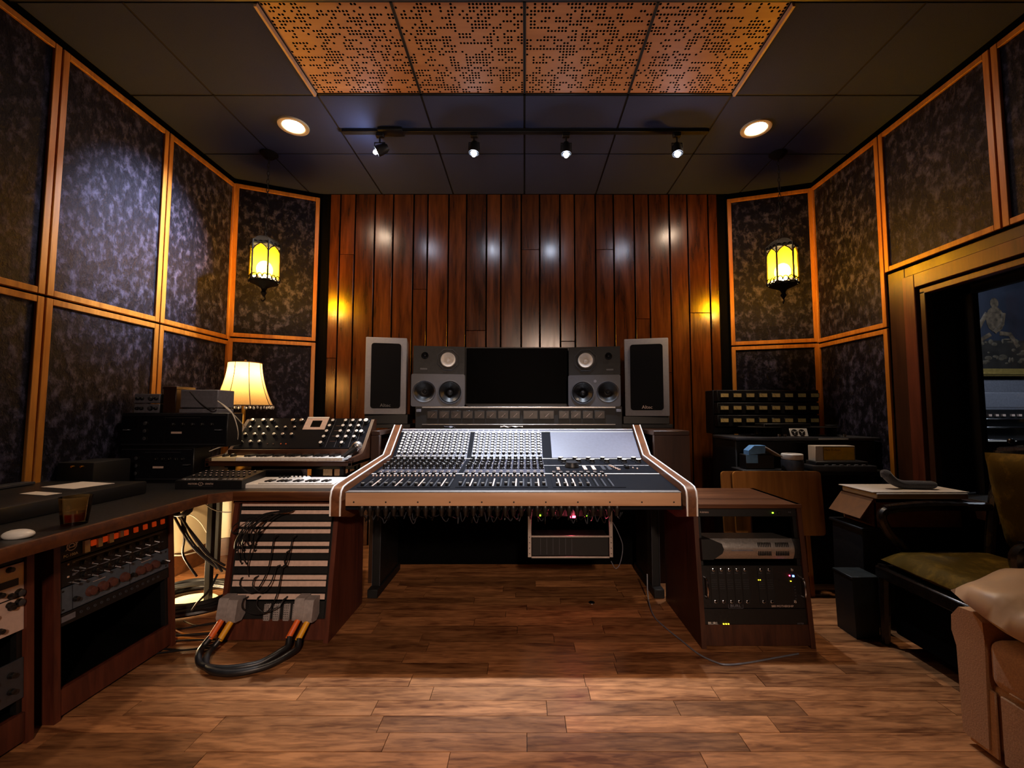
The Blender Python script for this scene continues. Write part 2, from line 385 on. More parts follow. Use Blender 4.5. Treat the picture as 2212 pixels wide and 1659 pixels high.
def perf_mesh(seed):
    r = random.Random(seed); n, mrows = 35, 32; w, h = .594, .556; cx, cy = w/n, h/mrows; b = MB()
    grid = [[False]*n for _ in range(mrows)]
    for j in range(mrows):
        run = False
        for i in range(n):
            p = .58 if run else .34
            if j and grid[j-1][i]: p += .06
            run = r.random() < p; grid[j][i] = run
    for j in range(mrows):
        for i in range(n):
            x0, y0 = -w/2+i*cx, -h/2+j*cy; xc, yc = x0+cx/2, y0+cy/2
            if not grid[j][i]:
                b.quad([(x0, y0, 0), (x0, y0+cy, 0), (x0+cx, y0+cy, 0), (x0+cx, y0, 0)], M_PERF); continue
            ou = [(x0+cx, yc), (x0+cx, y0+cy), (xc, y0+cy), (x0, y0+cy), (x0, yc), (x0, y0), (xc, y0), (x0+cx, y0)]
            hr = .0062
            inn = [(xc+hr*math.cos(PI/4*k), yc+hr*math.sin(PI/4*k)) for k in range(8)]
            for k in range(8):
                k2 = (k+1) % 8
                b.quad([(*ou[k], 0), (*inn[k], 0), (*inn[k2], 0), (*ou[k2], 0)], M_PERF)
                b.quad([(*inn[k], 0), (*inn[k], .012), (*inn[k2], .012), (*inn[k2], 0)], M_VOID)
    b.bb((-w/2, -h/2, .012), (w/2, h/2, .016), M_VOID)
    me = bpy.data.meshes.new('perforated_board'); b.bm.to_mesh(me); b.bm.free()
    for m in b.mats: me.materials.append(m)
    return me
pm = [perf_mesh(3), perf_mesh(11)]
PLAB = ['leftmost of the four perforated tan acoustic ceiling panels, with a lit wooden edge strip',
        'second from the left of the four perforated tan acoustic ceiling panels, left of the middle gap',
        'third from the left of the four perforated tan acoustic ceiling panels, right of the middle gap',
        'rightmost of the four perforated tan acoustic ceiling panels, yellowed by the right lantern']
for k in range(4):
    t = thing('acoustic_ceiling_panel', PLAB[k], 'ceiling panel', (-.9075+.605*k, (YG[7]+YG[8])/2, ZC+.008), group='perforated ceiling panels')
    o = link('perforated_board', pm[k % 2], t, (0, 0, 0));  o.scale = (1, -1 if k > 1 else 1, 1)
    if k in (0, 3):
        s = -1 if k == 0 else 1
        b = MB(); b.prism([(s*.297, .012), (s*.305, -.022), (s*.317, -.022), (s*.317, .012)], -.28, .28, M_TAN, 'y'); b.build('edge_strip', t)

# ---- walls: boards, fabric panels with their own pine frames
b = MB(); b.bb((XDL-.3, YB+.012, 0), (XDR+.3, YB+.12, ZC+.05), M_VOID); wall_back = struct('wall_back', b)
edges_px = [712.8, 735.6, 768, 810.4, 850, 894, 924.3, 969.5, 1007.9, 1051.3, 1082.3, 1126, 1165.6, 1209.4, 1240.8, 1286, 1325, 1369.5, 1401, 1445.5, 1484.5, 1529.4, 1550]
ex = [at(p, 490, YB).x for p in edges_px]
split = {1: 2.40, 3: 1.62, 6: 1.2, 11: 2.44, 15: 2.44, 20: 1.9, 8: 1.75, 13: 1.66, 17: 1.85, 5: 2.1, 0: 1.52, 18: 1.4, 10: 1.58}
for i in range(len(ex)-1):
    zs = [0.0] + ([split[i]] if i in split else []) + [ZC]
    for z0, z1 in zip(zs, zs[1:]):
        b = MB(); w = ex[i+1]-ex[i]-.012
        b.box((0, 0, 0), (w, .02, z1-z0-.003), M_WALLWOOD, .002)
        b.build('plank', wall_back, ((ex[i]+ex[i+1])/2, YB+.002+rnd.uniform(-.002, .002), (z0+z1)/2), smooth=False)

def wall_frame(p0, p1, inward):
    """local frame on a wall: x along the wall, y out of it into the room, z up"""
    p0 = Vector((*p0, 0)); p1 = Vector((*p1, 0)); u = (p1-p0).normalized(); n = Vector((*inward, 0)); n = (n - u*n.dot(u)).normalized()
    M = Matrix.Identity(4)
    for i in range(3): M[i][0] = u[i]; M[i][1] = n[i]; M[i][2] = (0, 0, 1)[i]; M[i][3] = p0[i]
    return M, (p1-p0).length
def fabric_bay(parent, M, x0, x1, z0, z1, bw=.03, sides='lrtb'):
    b = MB(); b.M = M; b.bb((x0+.004, 0, z0+.004), (x1-.004, .016, z1-.004), M_VELVET)
    fp = b.build('fabric_panel', parent, smooth=False)
    g = .004
    for s, A, B in (('l', (x0+g, .0, z0+g), (x0+g+bw, .03, z1-g)), ('r', (x1-g-bw, 0, z0+g), (x1-g, .03, z1-g)),
                    ('t', (x0+g+bw, 0, z1-g-bw), (x1-g-bw, .029, z1-g)), ('b', (x0+g+bw, 0, z0+g), (x1-g-bw, .029, z0+g+bw))):
        if s not in sides: continue
        b = MB(); b.M = M; b.bb(A, B, M_BATTEN, .002); b.build('batten', fp, smooth=False)
def wall_slab(name, M, L, x0=0, z0=0, z1=ZC+.05, m=None):
    b = MB(); b.M = M; b.bb((x0, -.1, z0), (L, -.003, z1), m or M_VOID); return struct(name, b)
# left wall: cream below z .40, fabric above
ML, LL = wall_frame((XL, YREAR), (XL, YCL), (1, 0)); wall_left = wall_slab('wall_left', ML, LL+.03)
b = MB(); b.M = ML; b.bb((0, -.003, 0), (LL, .004, .42), M_CREAM); b.build('lower_panel', wall_left)
bays = [.08, .724, 1.368, 2.012, 2.652, YCL]
for ya, yb in zip(bays, bays[1:]):
    fabric_bay(wall_left, ML, ya-YREAR, yb-YREAR, 1.628, 2.868)
    fabric_bay(wall_left, ML, ya-YREAR, yb-YREAR, .43, 1.624)
b = MB(); b.M = ML; b.bb((0, 0, 0), (LL, .016, .13), M_WALNUT_H, .002); struct('baseboard_left', b)
# slanted corner panels
MDL, LDL = wall_frame((XL, YCL), (XDL, YB), (.5, -1)); wdl = wall_slab('wall_back_left', MDL, LDL+.05, -.05)
fabric_bay(wdl, MDL, .01, LDL-.03, 1.652, 2.875); fabric_bay(wdl, MDL, .01, LDL-.03, .43, 1.648)
b = MB(); b.M = MDL; b.bb((0, -.003, 0), (LDL, .004, .42), M_CREAM); b.build('lower_panel', wdl)
b = MB(); b.M = MDL; b.bb((0, 0, 0), (LDL, .016, .13), M_WALNUT_H, .002); struct('baseboard_back', b)
MDR, LDR = wall_frame((XDR, YB), (XR, YCR), (-.5, -1)); wdr = wall_slab('wall_back_right', MDR, LDR+.05, -.05)
fabric_bay(wdr, MDR, .03, LDR-.01, 1.617, 2.865); fabric_bay(wdr, MDR, .03, LDR-.01, .43, 1.613)
# right wall: fabric bays, then the window set in brown boards
MR, LR = wall_frame((XR, YREAR), (XR, YCR), (-1, 0))
YW0, YW1, ZW0, ZW1 = .70, 2.49, .62, 1.805      # window opening
b = MB(); b.M = MR
b.bb((YW1-YREAR, -.1, 0), (LR+.03, -.003, ZC+.05), M_VOID); b.bb((0, -.1, ZW1), (LR, -.003, ZC+.05), M_VOID)
b.bb((0, -.1, 0), (LR, -.003, ZW0), M_VOID); b.bb((0, -.1, 0), (YW0-YREAR, -.003, ZC), M_VOID)
wall_right = struct('wall_right', b)
fabric_bay(wall_right, MR, 2.69-YREAR, YCR-YREAR, 1.610, 2.87); fabric_bay(wall_right, MR, 2.69-YREAR, YCR-YREAR, .43, 1.606)
for ya, yb in ((2.015, 2.69), (1.34, 2.015), (.67, 1.34)): fabric_bay(wall_right, MR, ya-YREAR, yb-YREAR, 1.955, 2.87)
b = MB(); b.M = MR; b.bb((2.57-YREAR, -.002, 0), (2.687-YREAR, .012, 1.945), M_DARKWOOD, .002); b.bb((0, -.002, 1.89), (2.57-YREAR, .01, 1.945), M_DARKWOOD, .002)
struct('trim_2', b)
b = MB(); b.M = MR; b.bb((YW1-YREAR, 0, 0), (LR, .016, .13), M_DARKWOOD, .002); struct('baseboard_right', b)
# window: casing boards, deep black reveal, stop, pane
win = bpy.data.objects.new('window_1', None); COL.objects.link(win); win['kind'] = 'structure'
def wpart(name, boxes, m, bev=.003):
    b = MB(); b.M = MR
    for A, B in boxes: b.bb(A, B, m, bev)
    return b.build(name, win, smooth=False)
u0, u1 = YW0-YREAR, YW1-YREAR
wpart('casing_board', [((u1, -.01, ZW0), (u1+.078, .03, ZW1+.08))], M_REDWOOD)
wpart('casing_board', [((u0, -.01, ZW1), (u1, .03, ZW1+.08))], M_REDWOOD)
wpart('casing_board', [((u0, -.01, ZW0-.08), (u1+.078, .05, ZW0))], M_DARKWOOD)
wpart('reveal', [((u1-.004, -.28, ZW0), (u1+.004, -.01, ZW1)), ((u0, -.28, ZW1-.004), (u1, -.01, ZW1+.004)), ((u0, -.28, ZW0-.004), (u1, -.01, ZW0+.004))], M_BLK2)
wpart('stop_strip', [((u1-.045, -.03, ZW0), (u1-.012, .012, ZW1-.03))], M_DARKWOOD)
wpart('stop_strip', [((u0, -.03, ZW1-.045), (u1-.012, .012, ZW1-.012))], M_REDWOOD)
wpart('inner_frame', [((u1-.10, -.24, ZW0), (u1-.05, -.20, ZW1)), ((u0, -.24, ZW1-.06), (u1-.05, -.20, ZW1))], M_BLK2)
M_PANE, nt, bs, out = newmat('window glass'); nt.nodes.remove(bs)
tr = nt.nodes.new('ShaderNodeBsdfTransparent'); tr.inputs[0].default_value = (.9, .93, .95, 1); gl = nt.nodes.new('ShaderNodeBsdfGlossy'); gl.inputs['Roughness'].default_value = .02
fr = nt.nodes.new('ShaderNodeFresnel'); fr.inputs[0].default_value = 1.25; mx = nt.nodes.new('ShaderNodeMixShader')
nt.links.new(fr.outputs[0], mx.inputs[0]); nt.links.new(tr.outputs[0], mx.inputs[1]); nt.links.new(gl.outputs[0], mx.inputs[2]); nt.links.new(mx.outputs[0], out.inputs[0])
wpart('pane', [((u0, -.223, ZW0), (u1-.05, -.217, ZW1-.03))], M_PANE, 0)
# wall behind the camera
b = MB(); b.bb((XL-.1, YREAR-.1, 0), (XR+.1, YREAR, ZC+.05), M_DGREY); struct('wall_rear', b)

# ---- the room beyond the window
b = MB(); b.bb((2.60, 4.62, 0), (7.2, 4.7, 3.0), M_GREYP); wall_live = struct('wall_live_room', b)
b = MB(); b.bb((2.46, .5, -.05), (7.2, 4.7, 0), M_DARKWOOD); struct('floor_live_room', b)
b = MB(); b.bb((2.46, .5, 3.0), (7.2, 4.7, 3.06), M_CEIL); struct('ceiling_live_room', b)
b = MB(); b.bb((7.2, .5, 0), (7.3, 4.7, 3.0), M_DGREY); b.bb((2.46, .42, 0), (7.3, .5, 3.0), M_DGREY); b.bb((2.46, 3.6, 0), (2.6, 4.7, 3.0), M_BLK2); struct('wall_live_room_side', b)
# painting
x0 = at(2088, 700, 4.55).x; zt = at(2150, 585, 4.55).z; zb = at(2150, 800, 4.55).z
t = thing('framed_painting', 'dark framed painting of a seated figure, seen through the window', 'painting', (x0, 4.60, zb))
M_CANV = mat('dark blue canvas paint', (22, 27, 40), .6, scale=3, var=.5); M_CANVLO = mat('dark earth paint', (26, 22, 18), .6, scale=8, var=.4)
M_FLESH = mat('dull flesh paint', (72, 60, 46), .6, scale=22, var=.75); M_ROCK = mat('rocky paint', (66, 58, 46), .6, scale=30, var=.5)
W = 1.25; H = zt-zb
b = MB(); b.bb((0, -.02, 0), (W, .02, H), M_CANV); b.build('canvas', t)
b = MB(); b.bb((0, -.024, 0), (W, -.02, H*.30), M_CANVLO); b.build('painted_ground', t)
def S(px, py): p = at(px, py, 4.575); return p.x-x0, p.z-zb
b = MB()
def limb(pts, r):
    b.tube([(S(*p)[0], -.024, S(*p)[1]) for p in pts], r, M_FLESH, 6)
b.sph((*[S(2148, 655)[0], -.024], S(2148, 655)[1]), (.045, .006, .06), M_FLESH)
b.sph((S(2150, 690)[0], -.024, S(2150, 690)[1]), (.10, .006, .14), M_FLESH)
for p in ([(2132, 676), (2118, 700), (2108, 722)], [(2168, 676), (2165, 700), (2148, 718)], [(2140, 722), (2118, 735), (2102, 765)], [(2160, 720), (2182, 722), (2200, 750)]):
    limb(p, .024)
for v in b.bm.verts: v.co.y = -.024 + (v.co.y+.024)*.15
b.build('painted_figure', t)
b = MB(); r2 = random.Random(5)
for k in range(38):
    px = r2.uniform(2092, 2212); py = r2.uniform(730, 785); sx, sz = S(px, py)
    b.sph((sx, -.024, sz), (r2.uniform(.012, .05), .003, r2.uniform(.01, .028)), M_ROCK, 8, 5)
o = b.build('painted_rocks', t); o['kind'] = 'stuff'
b = MB()
for z0_, z1_, d in ((-.02, 0.02, .03), (-.045, -.02, .045), (-.06, -.045, .035)): b.bb((-.03, -d, z0_), (W, .02, z1_), M_GOLD, .003)
b.build('frame', t)
# keyboard cabinet beyond the window
Yk = 4.1; xk = at(2084, 900, Yk).x
t = thing('stage_piano', 'stacked dark keyboard with silver rails and pale music desk beyond the window', 'piano', (xk, Yk, 0))
Zk = lambda py: at(2150, py, Yk).z
b = MB(); b.bb((0, .02, 0), (1.5, .5, Zk(885)), M_BLK2); b.build('body', t)
b = MB(); b.bb((0, .0, Zk(880)), (1.5, .03, Zk(848)), M_GREYP, .003); b.build('music_desk', t)
for py in (905, 923, 950): b = MB(); b.bb((0, -.03, Zk(py+1.2)), (1.5, .03, Zk(py-1.2)), M_CHROME, .002); b.build('rail', t)
for px in (2108, 2140, 2155, 2170, 2190, 2205):
    b = MB(); b.box((at(px, 897, Yk).x-xk, .012, Zk(897)), (.03, .02, .02), M_LABEL); b.build('switch', t)
b = MB(); b.bb((.1, -.05, Zk(953)), (.42, .3, Zk(951)-.0), M_PAPER); b.build('key_slip', t)
# ================================================================ LAMPS
def downlight(px, py, label):
    p = atZ(px, py, ZC); t = thing('recessed_downlight', label, 'ceiling light', (p.x, p.y, ZC), group='recessed downlights')
    b = MB(); b.lathe([(.062, .02), (.064, -.004), (.070, -.008), (.092, -.008), (.094, .0), (.094, .003)], M_CREAM, 28); b.build('trim_ring', t)
    b = MB(); b.lathe([(0, -.001), (.062, -.001)], M_DOWNL, 28); b.build('lens', t)
    light('downlight_lamp', 'SPOT', (0, 0, -.02), E_DOWN, (1.0, .74, .50), t, spot_size=R(108), spot_blend=.8, shadow_soft_size=.05)
    return p
downlight(634, 272, 'warm round recessed downlight in the black ceiling above the left wall lantern')
downlight(1633, 277, 'warm round recessed downlight in the black ceiling above the right wall lantern')
# track and its four heads
yt = atZ(1133, 281, ZC).y
xa, xb = at(740, 280, yt).x, at(1530, 281, yt).x
t = thing('track_rail', 'long thin black lighting track on the ceiling before the wood wall', 'track', (0, yt, ZC))
b = MB(); b.bb((xa, -.018, -.022), (xb, .018, .002), M_BLK2, .003); b.bb((xa, -.0185, -.006), (xb, -.018, -.003), M_DGREY); b.build('rail', t)
b = MB(); b.box((at(845, 280, yt).x, 0, -.012), (.16, .075, .024), M_BLK2, .006, 2); b.build('feed_box', t)
targets = [(-2.3, 2.56, 2.08), (-.45, 2.55, .80), (.25, 2.6, .80), (1.0, 2.2, .3)]
tlab = ['leftmost cool track spotlight, with its black housing turned to the left wall', 'second cool track spotlight from the left, shining on the mixing desk',
        'third cool track spotlight from the left, right of the ceiling middle', 'rightmost cool track spotlight, seen edge on']
tsc = [1.6, 1.0, 1.0, .25]
for k, (px, py) in enumerate(((820, 325), (1024, 325), (1223, 327), (1463, 327))):
    p = at(px, py, yt); t = thing('track_spotlight', tlab[k], 'spotlight', (p.x, yt, ZC-.022), group='track spotlights')
    hz = p.z-(ZC-.022)
    d = (Vector(targets[k])-Vector((p.x, yt, p.z))).normalized()
    b = MB(); b.box((0, 0, -.014), (.05, .03, .028), M_BLK2, .004); b.cyl((0, 0, -.02), (0, 0, hz*.5), .006, M_BLK2, 8)
    b.tube([(-.034, 0, hz), (-.034, 0, hz*.55), (.034, 0, hz*.55), (.034, 0, hz)], .004, M_BLK2, 6); b.build('yoke', t)
    c = Vector((0, 0, hz)); q = d.to_track_quat('Z', 'Y').to_matrix().to_4x4()
    b = MB(); b.lathe([(0, -.062), (.018, -.06), (.03, -.04), (.034, .0), (.034, .02), (.030, .02), (.028, .0)], M_BLK2, 18, Matrix.Translation(c) @ q); b.build('housing', t)
    b = MB(); b.lathe([(.029, .014), (.024, .020), (.0, .022)], M_DGREY, 18, Matrix.Translation(c) @ q); b.sph(c+d*.030, .0135, M_SPOTL, 14, 10); b.build('lens', t)
    light('spot_lamp', 'SPOT', tuple(c + d*.05), E_TRACK*tsc[k], (.80, .87, 1.0), t, target=tuple(c + d*2), spot_size=R(50 if k else 46), spot_blend=.7 if k else 1.0, shadow_soft_size=.022)
# hanging lanterns
def lantern(px, py, Yl, label, rz):
    p = at(px, py, Yl)
    t = thing('hanging_lantern', label, 'lantern', (p.x, p.y, p.z), (0, 0, rz), group='amber glass lanterns on chains')
    r, zt, zb = .098, .13, -.115
    cs = [(r*math.cos(PI/3*k), r*math.sin(PI/3*k)) for k in range(6)]
    for k in range(6):
        (x0, y0), (x1, y1) = cs[k], cs[(k+1) % 6]
        b = MB(); f = .93
        pts = [(x0*f, y0*f, zb+.015), (x1*f, y1*f, zb+.015), (x1*f, y1*f, zt-.035), ((x0+x1)/2*f, (y0+y1)/2*f, zt-.005), (x0*f, y0*f, zt-.035)]
        b.quad(pts, M_AMBERGL); b.build('glass_pane', t, smooth=False)
    b = MB()
    for k in range(6):
        (x0, y0), (x1, y1) = cs[k], cs[(k+1) % 6]
        b.tube([(x0, y0, zb-.012), (x0, y0, zt+.02)], .006, M_IRON, 6)
        for z in (zb-.008, zt-.002): b.tube([(x0, y0, z), (x1, y1, z)], .005, M_IRON, 5)
        for j in range(3):                      # pierced scrolls along the lower and upper rims
            u = (j+.5)/3; cx, cy = x0+(x1-x0)*u, y0+(y1-y0)*u; ux, uy = (x1-x0)/r, (y1-y0)/r
            ring = [(cx+ux*.015*math.cos(a), cy+uy*.015*math.cos(a), zb+.014+.018*math.sin(a)) for a in [2*PI*i/9 for i in range(10)]]
            b.tube(ring, .0035, M_IRON, 4, cap=False)
            ring = [(cx+ux*.014*math.cos(a), cy+uy*.014*math.cos(a), zt+.002+.014*math.sin(a)) for a in [PI*i/6 for i in range(7)]]
            b.tube(ring, .0035, M_IRON, 4)
        # pointed gothic arch at the head of each pane
        mx_, my_ = (x0+x1)/2, (y0+y1)/2
        b.tube(spline([(x0, y0, zt-.055), (x0+(mx_-x0)*.4, y0+(my_-y0)*.4, zt-.025), (mx_, my_, zt-.003)], 3), .004, M_IRON, 4)
        b.tube(spline([(x1, y1, zt-.055), (x1+(mx_-x1)*.4, y1+(my_-y1)*.4, zt-.025), (mx_, my_, zt-.003)], 3), .004, M_IRON, 4)
        b.tube(spline([(x0, y0, zt+.015), (x0*.55, y0*.55, zt+.055), (0, 0, zt+.075)], 4), .004, M_IRON, 4)
    b.build('iron_frame', t)
    b = MB(); b.lathe([(.099, zt-.004), (.098, zt+.016), (.078, zt+.040), (.045, zt+.060), (.012, zt+.074), (0, zt+.076)], M_IRON, 6); b.build('cap', t, smooth=False)
    b = MB(); b.lathe([(.088, zb-.01), (.09, zb-.018), (.05, zb-.034), (.022, zb-.05), (.012, zb-.072), (.02, zb-.085), (.012, zb-.10), (.004, zb-.115)], M_IRON, 12)
    b.tube(spline([(0, 0, zb-.10), (.01, 0, zb-.128), (-.006, 0, zb-.145), (-.014, 0, zb-.13)], 4), .004, M_IRON, 5); b.build('finial', t)
    b = MB(); b.sph((0, 0, -.035), (.052, .052, .062), M_BULB, 16, 10); b.build('bulb', t)
    b = MB(); L_ = ZC-p.z-(zt+.07); n = int(L_/.03)
    for i in range(n):
        z = zt+.085+i*.03; pts = []
        for a in range(9):
            c, s_ = .008*math.cos(2*PI*a/8), .019*math.sin(2*PI*a/8); pts.append((c, 0, z+s_) if i % 2 else (0, c, z+s_))
        b.tube(pts, .0022, M_IRON, 4, cap=False)
    o = b.build('chain', t); o['kind'] = 'stuff'
    b = MB(); b.lathe([(0, ZC-p.z-.04), (.03, ZC-p.z-.035), (.06, ZC-p.z-.006), (.06, ZC-p.z-.001)], M_IRON, 16); b.build('ceiling_rose', t)
    light('lantern_lamp', 'POINT', (0, 0, -.035), E_LANTERN, (1.0, .66, .12), t, shadow_soft_size=.068)
lantern(572, 572, 2.97, 'amber glass hanging lantern with iron scrolls, left, above the table lamp', R(12))
lantern(1690, 577, 2.97, 'amber glass hanging lantern with iron scrolls, right, above the tape machine', R(40))

# ================================================================ MIXING CONSOLE
CX, CY = -.05, 2.06
con = thing('mixing_console', 'long mixing console with wooden cheeks, beige front rail and rows of knobs', 'mixing console', (CX, CY, 0))
A1 = math.atan2(.076, .71); L1 = math.hypot(.71, .076); A2 = math.atan2(.181, .23); L2 = math.hypot(.23, .181)
ML1 = Matrix.Translation((0, .03, .700)) @ Matrix.Rotation(A1, 4, 'X')           # lower work surface: x, s up the slope, normal z
ML1b = ML1
ML2 = Matrix.Translation((0, .71, .776)) @ Matrix.Rotation(A2, 4, 'X')           # raised rear panel
L1 = math.hypot(.68, .076)
b = MB(); b.prism([(.012, .615), (.03, .699), (.71, .775), (.94, .956), (.96, .956), (.96, .60)], -.798, .798, M_PANELDK); b.build('body', con)
prof = [(-.035, .595), (-.036, .68), (-.028, .708), (-.006, .725), (.04, .733), (.70, .803), (.935, .985), (.965, .985), (.965, .56), (.10, .56)]
for x0, x1 in ((-.852, -.80), (.80, .852)):
    b = MB(); b.prism(prof, x0, x1, M_CHEEK); ck = b.build('cheek', con)
    b = MB()
    for x in (x0+.003, x1-.003):
        pts = [(x, y-.001 if i < 3 else y, z+.001) for i, (y, z) in enumerate(prof[:7])]
        b.tube(pts, .0042, M_WHITELINE, 6)
    b.build('white_inlay', ck)
b = MB(); b.bb((-.79, -.012, .637), (.785, .03, .699), M_TAN, .003, 2); rail = b.build('front_rail', con)
b = MB(); b.bb((-.79, -.013, .699), (.785, .03, .7025), M_BRUSH); b.build('metal_edge', rail)
b = MB(); b.cyl((0, -.0128, 0), (0, -.0115, 0), .004, M_BLK2, 8); me = b.mesh('rail_screw')
for k in range(11): link('rail_screw', me, rail, (-.75+.15*k, 0, .655))
for x in (-.83, .83):
    b = MB(); b.bb((x-.022, .56, .0), (x+.022, .93, .56), M_BLK2, .003); b.bb((x-.03, .50, 0), (x+.03, .96, .05), M_BLK2, .003)
    b.bb((x-.024, .556, .05), (x-.021, .562, .56), M_DGREY); b.bb((x+.021, .556, .05), (x+.024, .562, .56), M_DGREY); b.build('leg', con)
# lines between the panels
b = MB(); b.M = ML2
for s in (L2-.004, L2-.030, .002): b.bb((-.795, s-.0018, .0005), (.795, s+.0018, .003), M_WHITELINE)
b.build('panel_line', con)
b = MB(); b.M = ML2; b.bb((-.795, L2-.028, .0005), (.795, L2-.006, .0015), M_STRIPPLATE); b.build('label_strip', con)
b = MB(); b.M = ML1; b.bb((-.795, .315, .0005), (.795, .325, .0022), M_WHITELINE); b.build('panel_line', con)
b = MB(); b.M = ML1; b.bb((-.30, .515, .0005), (.795, .519, .002), M_WHITELINE); b.build('panel_line', con)
b = MB(); b.M = ML2; b.bb((.225, .008, .0005), (.793, L2-.034, .004), M_BLANK, .001); b.build('blank_panel', con)
# shared knob meshes
def knob_mesh(name, r, h, body, cap, capr=.7):
    b = MB(); b.lathe([(r*1.15, 0), (r*1.15, h*.25), (r, h*.3), (r*.9, h)], body, 10); b.lathe([(r*.9, h), (r*capr, h+.0012), (0, h+.0015)], cap, 10)
    return b.mesh(name)
K_EQ = knob_mesh('equaliser_knob', .0098, .014, M_BLACK, M_WHITE, .85)
K_TALL = knob_mesh('tall_knob', .0125, .028, M_BLACK, M_BLACK)
K_BIG = knob_mesh('large_knob', .017, .022, M_BLACK, M_WHITE, .8)
b = MB(); b.bb((-.0075, -.012, 0), (.0075, .012, .013), M_BLACK, .003); b.bb((-.0075, -.0012, .0125), (.0075, .0012, .0138), M_WHITE); K_FADER = b.mesh('fader_cap')
b = MB(); b.bb((-.0035, -.006, 0), (.0035, .006, .007), M_LABEL, .001); K_BTN = b.mesh('button')
b = MB(); b.bb((-.009, -.004, 0), (.009, .004, .006), M_LABEL, .001); K_WBTN = b.mesh('wide_button')
b = MB(); b.lathe([(.0055, 0), (.005, .008), (0, .009)], M_WHITE, 8); K_SMALL = b.mesh('concentric_ring')
def plane_obj(name, me, parent, M, x, s, z=0.0):
    o = link(name, me, parent); o.matrix_local = M @ Matrix.Translation((x, s, z)); return o
cols = [-.757+.0381*k for k in range(12)] + [-.272+.0381*k for k in range(12)]
cr = random.Random(21)
for ci, x in enumerate(cols):
    b = MB(); b.M = ML2; b.bb((x-.0185, .004, .0004), (x+.0185, L2-.033, .0028), M_STRIPPLATE)
    b.M = ML1
    b.bb((x-.0185, .335, .0004), (x+.0185, L1-.006, .0028), M_STRIPPLATE)
    b.bb((x-.0185, .055, .0004), (x+.0185, .305, .002), M_PANELDK)
    b.bb((x-.0018, .07, .002), (x+.0018, .225, .0026), M_VOID)                              # fader slot
    for s in (.225,):
        b.bb((x+.009, .075, .002), (x+.0155, .215, .0024), M_LABEL if ci % 3 == 1 else M_DGREY)
    strip = b.build('channel_strip', con, smooth=False)
    for k in range(8):
        s = .052 + .0262*k
        plane_obj('equaliser_knob', K_EQ, strip, ML2, x-.004, s, .0028)
    b = MB(); b.M = ML2
    for k in range(8): b.box((x+.0125, .052+.0262*k, .006), (.006, .011, .008), M_WHITE, .001)
    for k in range(3): b.box((x-.012+.009*k, .022, .006), (.004, .012, .008), M_WHITE, .001)
    o = b.build('small_switches', strip); o['kind'] = 'stuff'
    for s in (.43, .49, .565, .63): plane_obj('tall_knob', K_TALL, strip, ML1, x, s, .0028)
    b = MB(); b.M = ML1
    for s in (.43, .49, .565, .63): b.box((x, s-.004, .0315), (.003, .008, .0018), M_WHITE)
    for k in range(3): b.box((x+.0135, .545+.012*k-.12*(k % 2), .006), (.004, .006, .008), M_WHITE, .001)
    b.box((x, .385, .004), (.012, .008, .004), M_BLACK, .001)
    o = b.build('small_switches', strip); o['kind'] = 'stuff'
    plane_obj('wide_button', K_WBTN, strip, ML1, x, .345, .0028)
    plane_obj('switch_block', bpy.data.meshes.get('switch_block') or MB().bb((-.009, -.012, 0), (.009, .012, .010), M_BLACK, .002).mesh('switch_block'), strip, ML1, x, .320, .0022)
    for dx in (-.009, .009): plane_obj('button', K_BTN, strip, ML1, x+dx, .262, .002)
    plane_obj('fader_cap', K_FADER, strip, ML1, x, cr.choice([.085, .088, .092, .10]) , .0026)
    o = text(str(ci+1), .012, M_WHITE, strip, (0, 0, 0), name='channel_number', align='CENTER'); o.matrix_local = ML2 @ Matrix.Translation((x, L2-.022, .002))
# master section
b = MB(); b.M = ML1; b.bb((.19, .335, .0004), (.79, .51, .0026), M_PANELDK); b.bb((.19, .522, .0004), (.79, L1-.006, .0026), M_PANELDK); b.bb((.19, .055, .0004), (.55, .305, .002), M_PANELDK)
mst = b.build('master_section', con, smooth=False)
mx_px = (1212, 1243, 1272, 1303, 1340, 1370)
for px in mx_px:
    x = at(px, 995, 2.72).x-CX
    plane_obj('large_knob', K_BIG, mst, ML1, x-.002, .645, .0026); plane_obj('large_knob', K_BIG, mst, ML1, x+.012, .585, .0026)
b = MB(); b.lathe([(.042, 0), (.042, .01), (.036, .018), (.034, .03), (0, .031)], M_BLACK, 24); me = b.mesh('monitor_dial'); plane_obj('monitor_dial', me, mst, ML1, at(1237, 1008, 2.52).x-CX, .475, .0026)
for px in (1265, 1284): b = MB(); b.M = ML1; x = at(px, 1012, 2.5).x-CX; b.bb((x-.010, .40, .0026), (x+.010, .50, .006), M_LABEL, .001); b.build('push_button_column', mst)
for px in (1305, 1318): b = MB(); b.M = ML1; x = at(px, 1012, 2.5).x-CX; b.bb((x-.010, .40, .0026), (x+.010, .50, .006), M_DGREY, .001); b.build('meter_slot', mst)
for k in range(5): plane_obj('wide_button', K_WBTN, mst, ML1, at(1324+3.0*k, 1012, 2.5).x-CX, .50-.025*k, .0026)
for k in range(3): plane_obj('wide_button', K_WBTN, mst, ML1, at(1206, 1012, 2.5).x-CX, .40+.022*k, .0026)
for k in range(3): plane_obj('button', K_BTN, mst, ML1, .66+.02*k, .46-.02*k, .0026)
b = MB(); b.M = ML1; b.box((.645, .45, .012), (.022, .05, .02), M_BLACK, .003); b.build('talkback_switch', mst)
